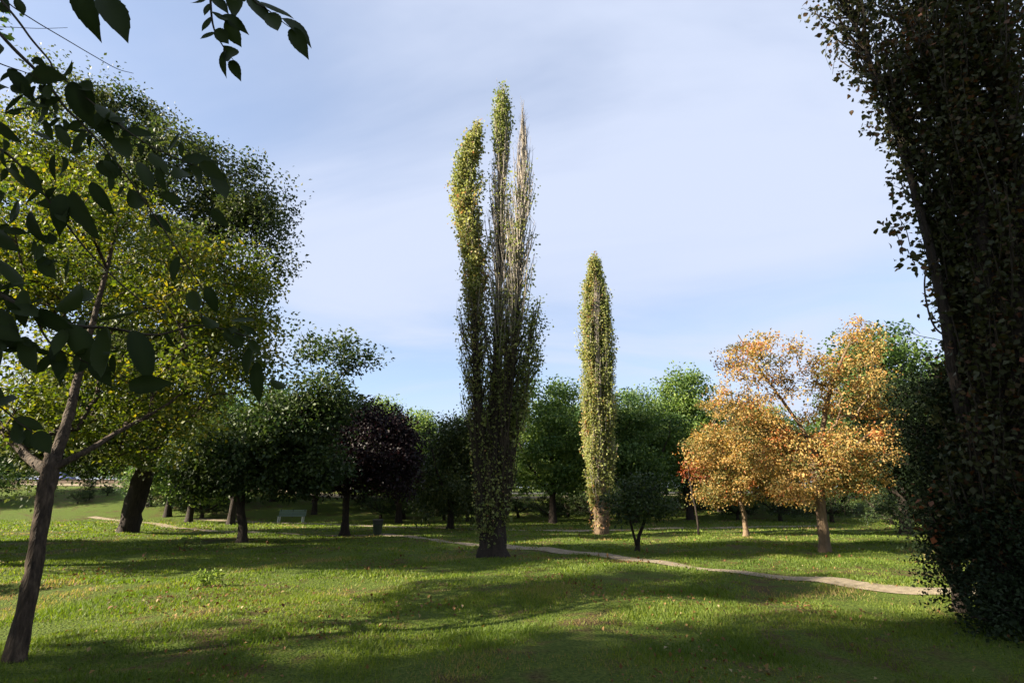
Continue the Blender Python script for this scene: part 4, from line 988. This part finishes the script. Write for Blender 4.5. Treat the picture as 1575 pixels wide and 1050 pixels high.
REDL = plain('red_lamp', (0.35, 0.02, 0.02), 0.3)
BLUEP = plain('paint_blue', (0.16, 0.17, 0.36), 0.2, spec=0.7)
GREYP = plain('paint_grey', (0.5, 0.5, 0.5), 0.3, spec=0.6)
cp = [(-2.1, 0.3), (2.1, 0.3), (2.1, 0.62), (1.9, 0.78), (0.95, 0.92), (-1.95, 0.95), (-2.1, 0.75)]
cc = [(-1.75, 0.9), (1.15, 0.88), (0.45, 1.42), (-1.15, 1.45)]
vp = [(-2.4, 0.32), (2.4, 0.32), (2.4, 0.75), (2.2, 1.0), (-2.4, 1.0)]
vc = [(-2.38, 0.95), (2.1, 0.95), (1.4, 1.92), (-2.36, 1.98)]
car('parked_car', 'small blue car parked beyond the wall at the far left', (-60.5, 73.0, hz(-60.5, 73) + 0.04), R(2), cp, cc, BLUEP)
car('parked_van', 'pale grey van parked beyond the wall at the far left edge', (-73.5, 73.4, hz(-73.5, 73.4) + 0.04), R(1), vp, vc, GREYP, W_=1.9, wheels=(-1.5, 1.5), L=4.8, cat='van')

# ------------------------------------------------------------------ grass and fallen leaves
rg = np.random.default_rng(91)
def scatter(y0, y1, dens, margin=1.5, xslope=1.06):
    area = 0.5 * ((xslope * y0 + margin) * 2 + (xslope * y1 + margin) * 2) * (y1 - y0)
    n = int(area * dens * 1.25)
    y = rg.uniform(y0, y1, n); x = rg.uniform(-1, 1, n) * (xslope * y1 + margin)
    k = np.abs(x) < xslope * y + margin
    return x[k], y[k]
def fnoise(x, y, s, seed):
    r = np.random.default_rng(seed)
    v = np.zeros(len(x))
    for k in range(10):
        a = r.uniform(0, 6.28); f = s * r.uniform(0.5, 2.2); v += np.sin((x * math.cos(a) + y * math.sin(a)) * f + r.uniform(0, 6.28))
    return v / 3.2
GV, GT, GA, off = [], [], [], 0
for y0, y1, dens, h, w in [(2.6, 6.5, 2500, 0.036, 0.0055), (6.5, 11, 1400, 0.038, 0.0075), (11, 18, 440, 0.042, 0.014), (18, 30, 110, 0.05, 0.028), (30, 46, 30, 0.06, 0.05)]:
    x, y = scatter(y0, y1, dens)
    cl_ = fnoise(x, y, 2.6, 1)
    keep = (~on_path(x, y, -0.1 + 0.14 * np.clip(fnoise(x, y, 5.0, 4), -1, 0.3))) & (rg.uniform(size=len(x)) < 0.68 + 0.3 * cl_ - 0.4 * smooth(0.35, 1.0, fnoise(x, y, 1.1, 12)))
    x, y, cl_ = x[keep], y[keep], cl_[keep]
    n = len(x)
    hh = h * (1 + 0.38 * cl_) * rg.uniform(0.5, 1.5, n)
    a = rg.uniform(0, 6.283, n); lean = rg.uniform(0.15, 0.95, n) * hh
    la = rg.uniform(0, 6.283, n)
    B = np.stack([x, y, H(x, y) - 0.004], 1)
    sd = np.stack([np.cos(a), np.sin(a), np.zeros(n)], 1) * w * rg.uniform(0.6, 1.3, n)[:, None]
    tip = B + np.stack([np.cos(la) * lean, np.sin(la) * lean, hh], 1)
    GV.append(np.stack([B - sd, B + sd, tip], 1).reshape(-1, 3))
    GT.append(np.arange(n * 3).reshape(-1, 3) + off); off += n * 3
    GA.append(np.repeat(np.clip(0.4 + 0.14 * fnoise(x, y, 0.9, 2) + 0.42 * smooth(0.35, 1.0, fnoise(x, y, 1.1, 12)) + rg.normal(0, 0.16, n), 0, 1), 3))
grass = link('grass', mesh_np('grass', np.concatenate(GV), np.concatenate(GT), {'tint': np.concatenate(GA)}), L_GRASS, kind='stuff')
tag(grass, 'short uneven green grass covering the lawn', 'grass')
FV, FT, FA, off = [], [], [], 0
for y0, y1, dens, sz in [(3, 8, 70, 0.05), (8, 16, 30, 0.062), (16, 34, 5, 0.1)]:
    x, y = scatter(y0, y1, dens)
    k = rg.uniform(size=len(x)) < np.clip(0.06 + 0.7 * fnoise(x, y, 0.9, 7) + 0.4 * np.exp(-((x + 3.5) ** 2 + (y - 7) ** 2) / 9), 0.03, 1)
    x, y = x[k], y[k]
    C = np.stack([x, y, H(x, y) + rg.uniform(0.012, 0.036, len(x))], 1)
    V, T = leaves(C, sz, rg, up=2.0, droop=0.0, fold=0.25, aspect=0.7)
    FV.append(V); FT.append(T + off); off += len(V); FA.append(np.repeat(rg.uniform(0, 1, len(x)), 4))
lit = link('fallen_leaves', mesh_np('fallen_leaves', np.concatenate(FV), np.concatenate(FT), {'tint': np.concatenate(FA)}), L_LITTER, kind='stuff')
tag(lit, 'brown and yellow fallen leaves scattered on the lawn', 'leaves')
# print('TRIS', sum(sum(len(p.vertices) - 2 for p in m.polygons) if len(m.polygons) < 2000 else (len(m.loops) - 2 * len(m.polygons)) for m in bpy.data.meshes))
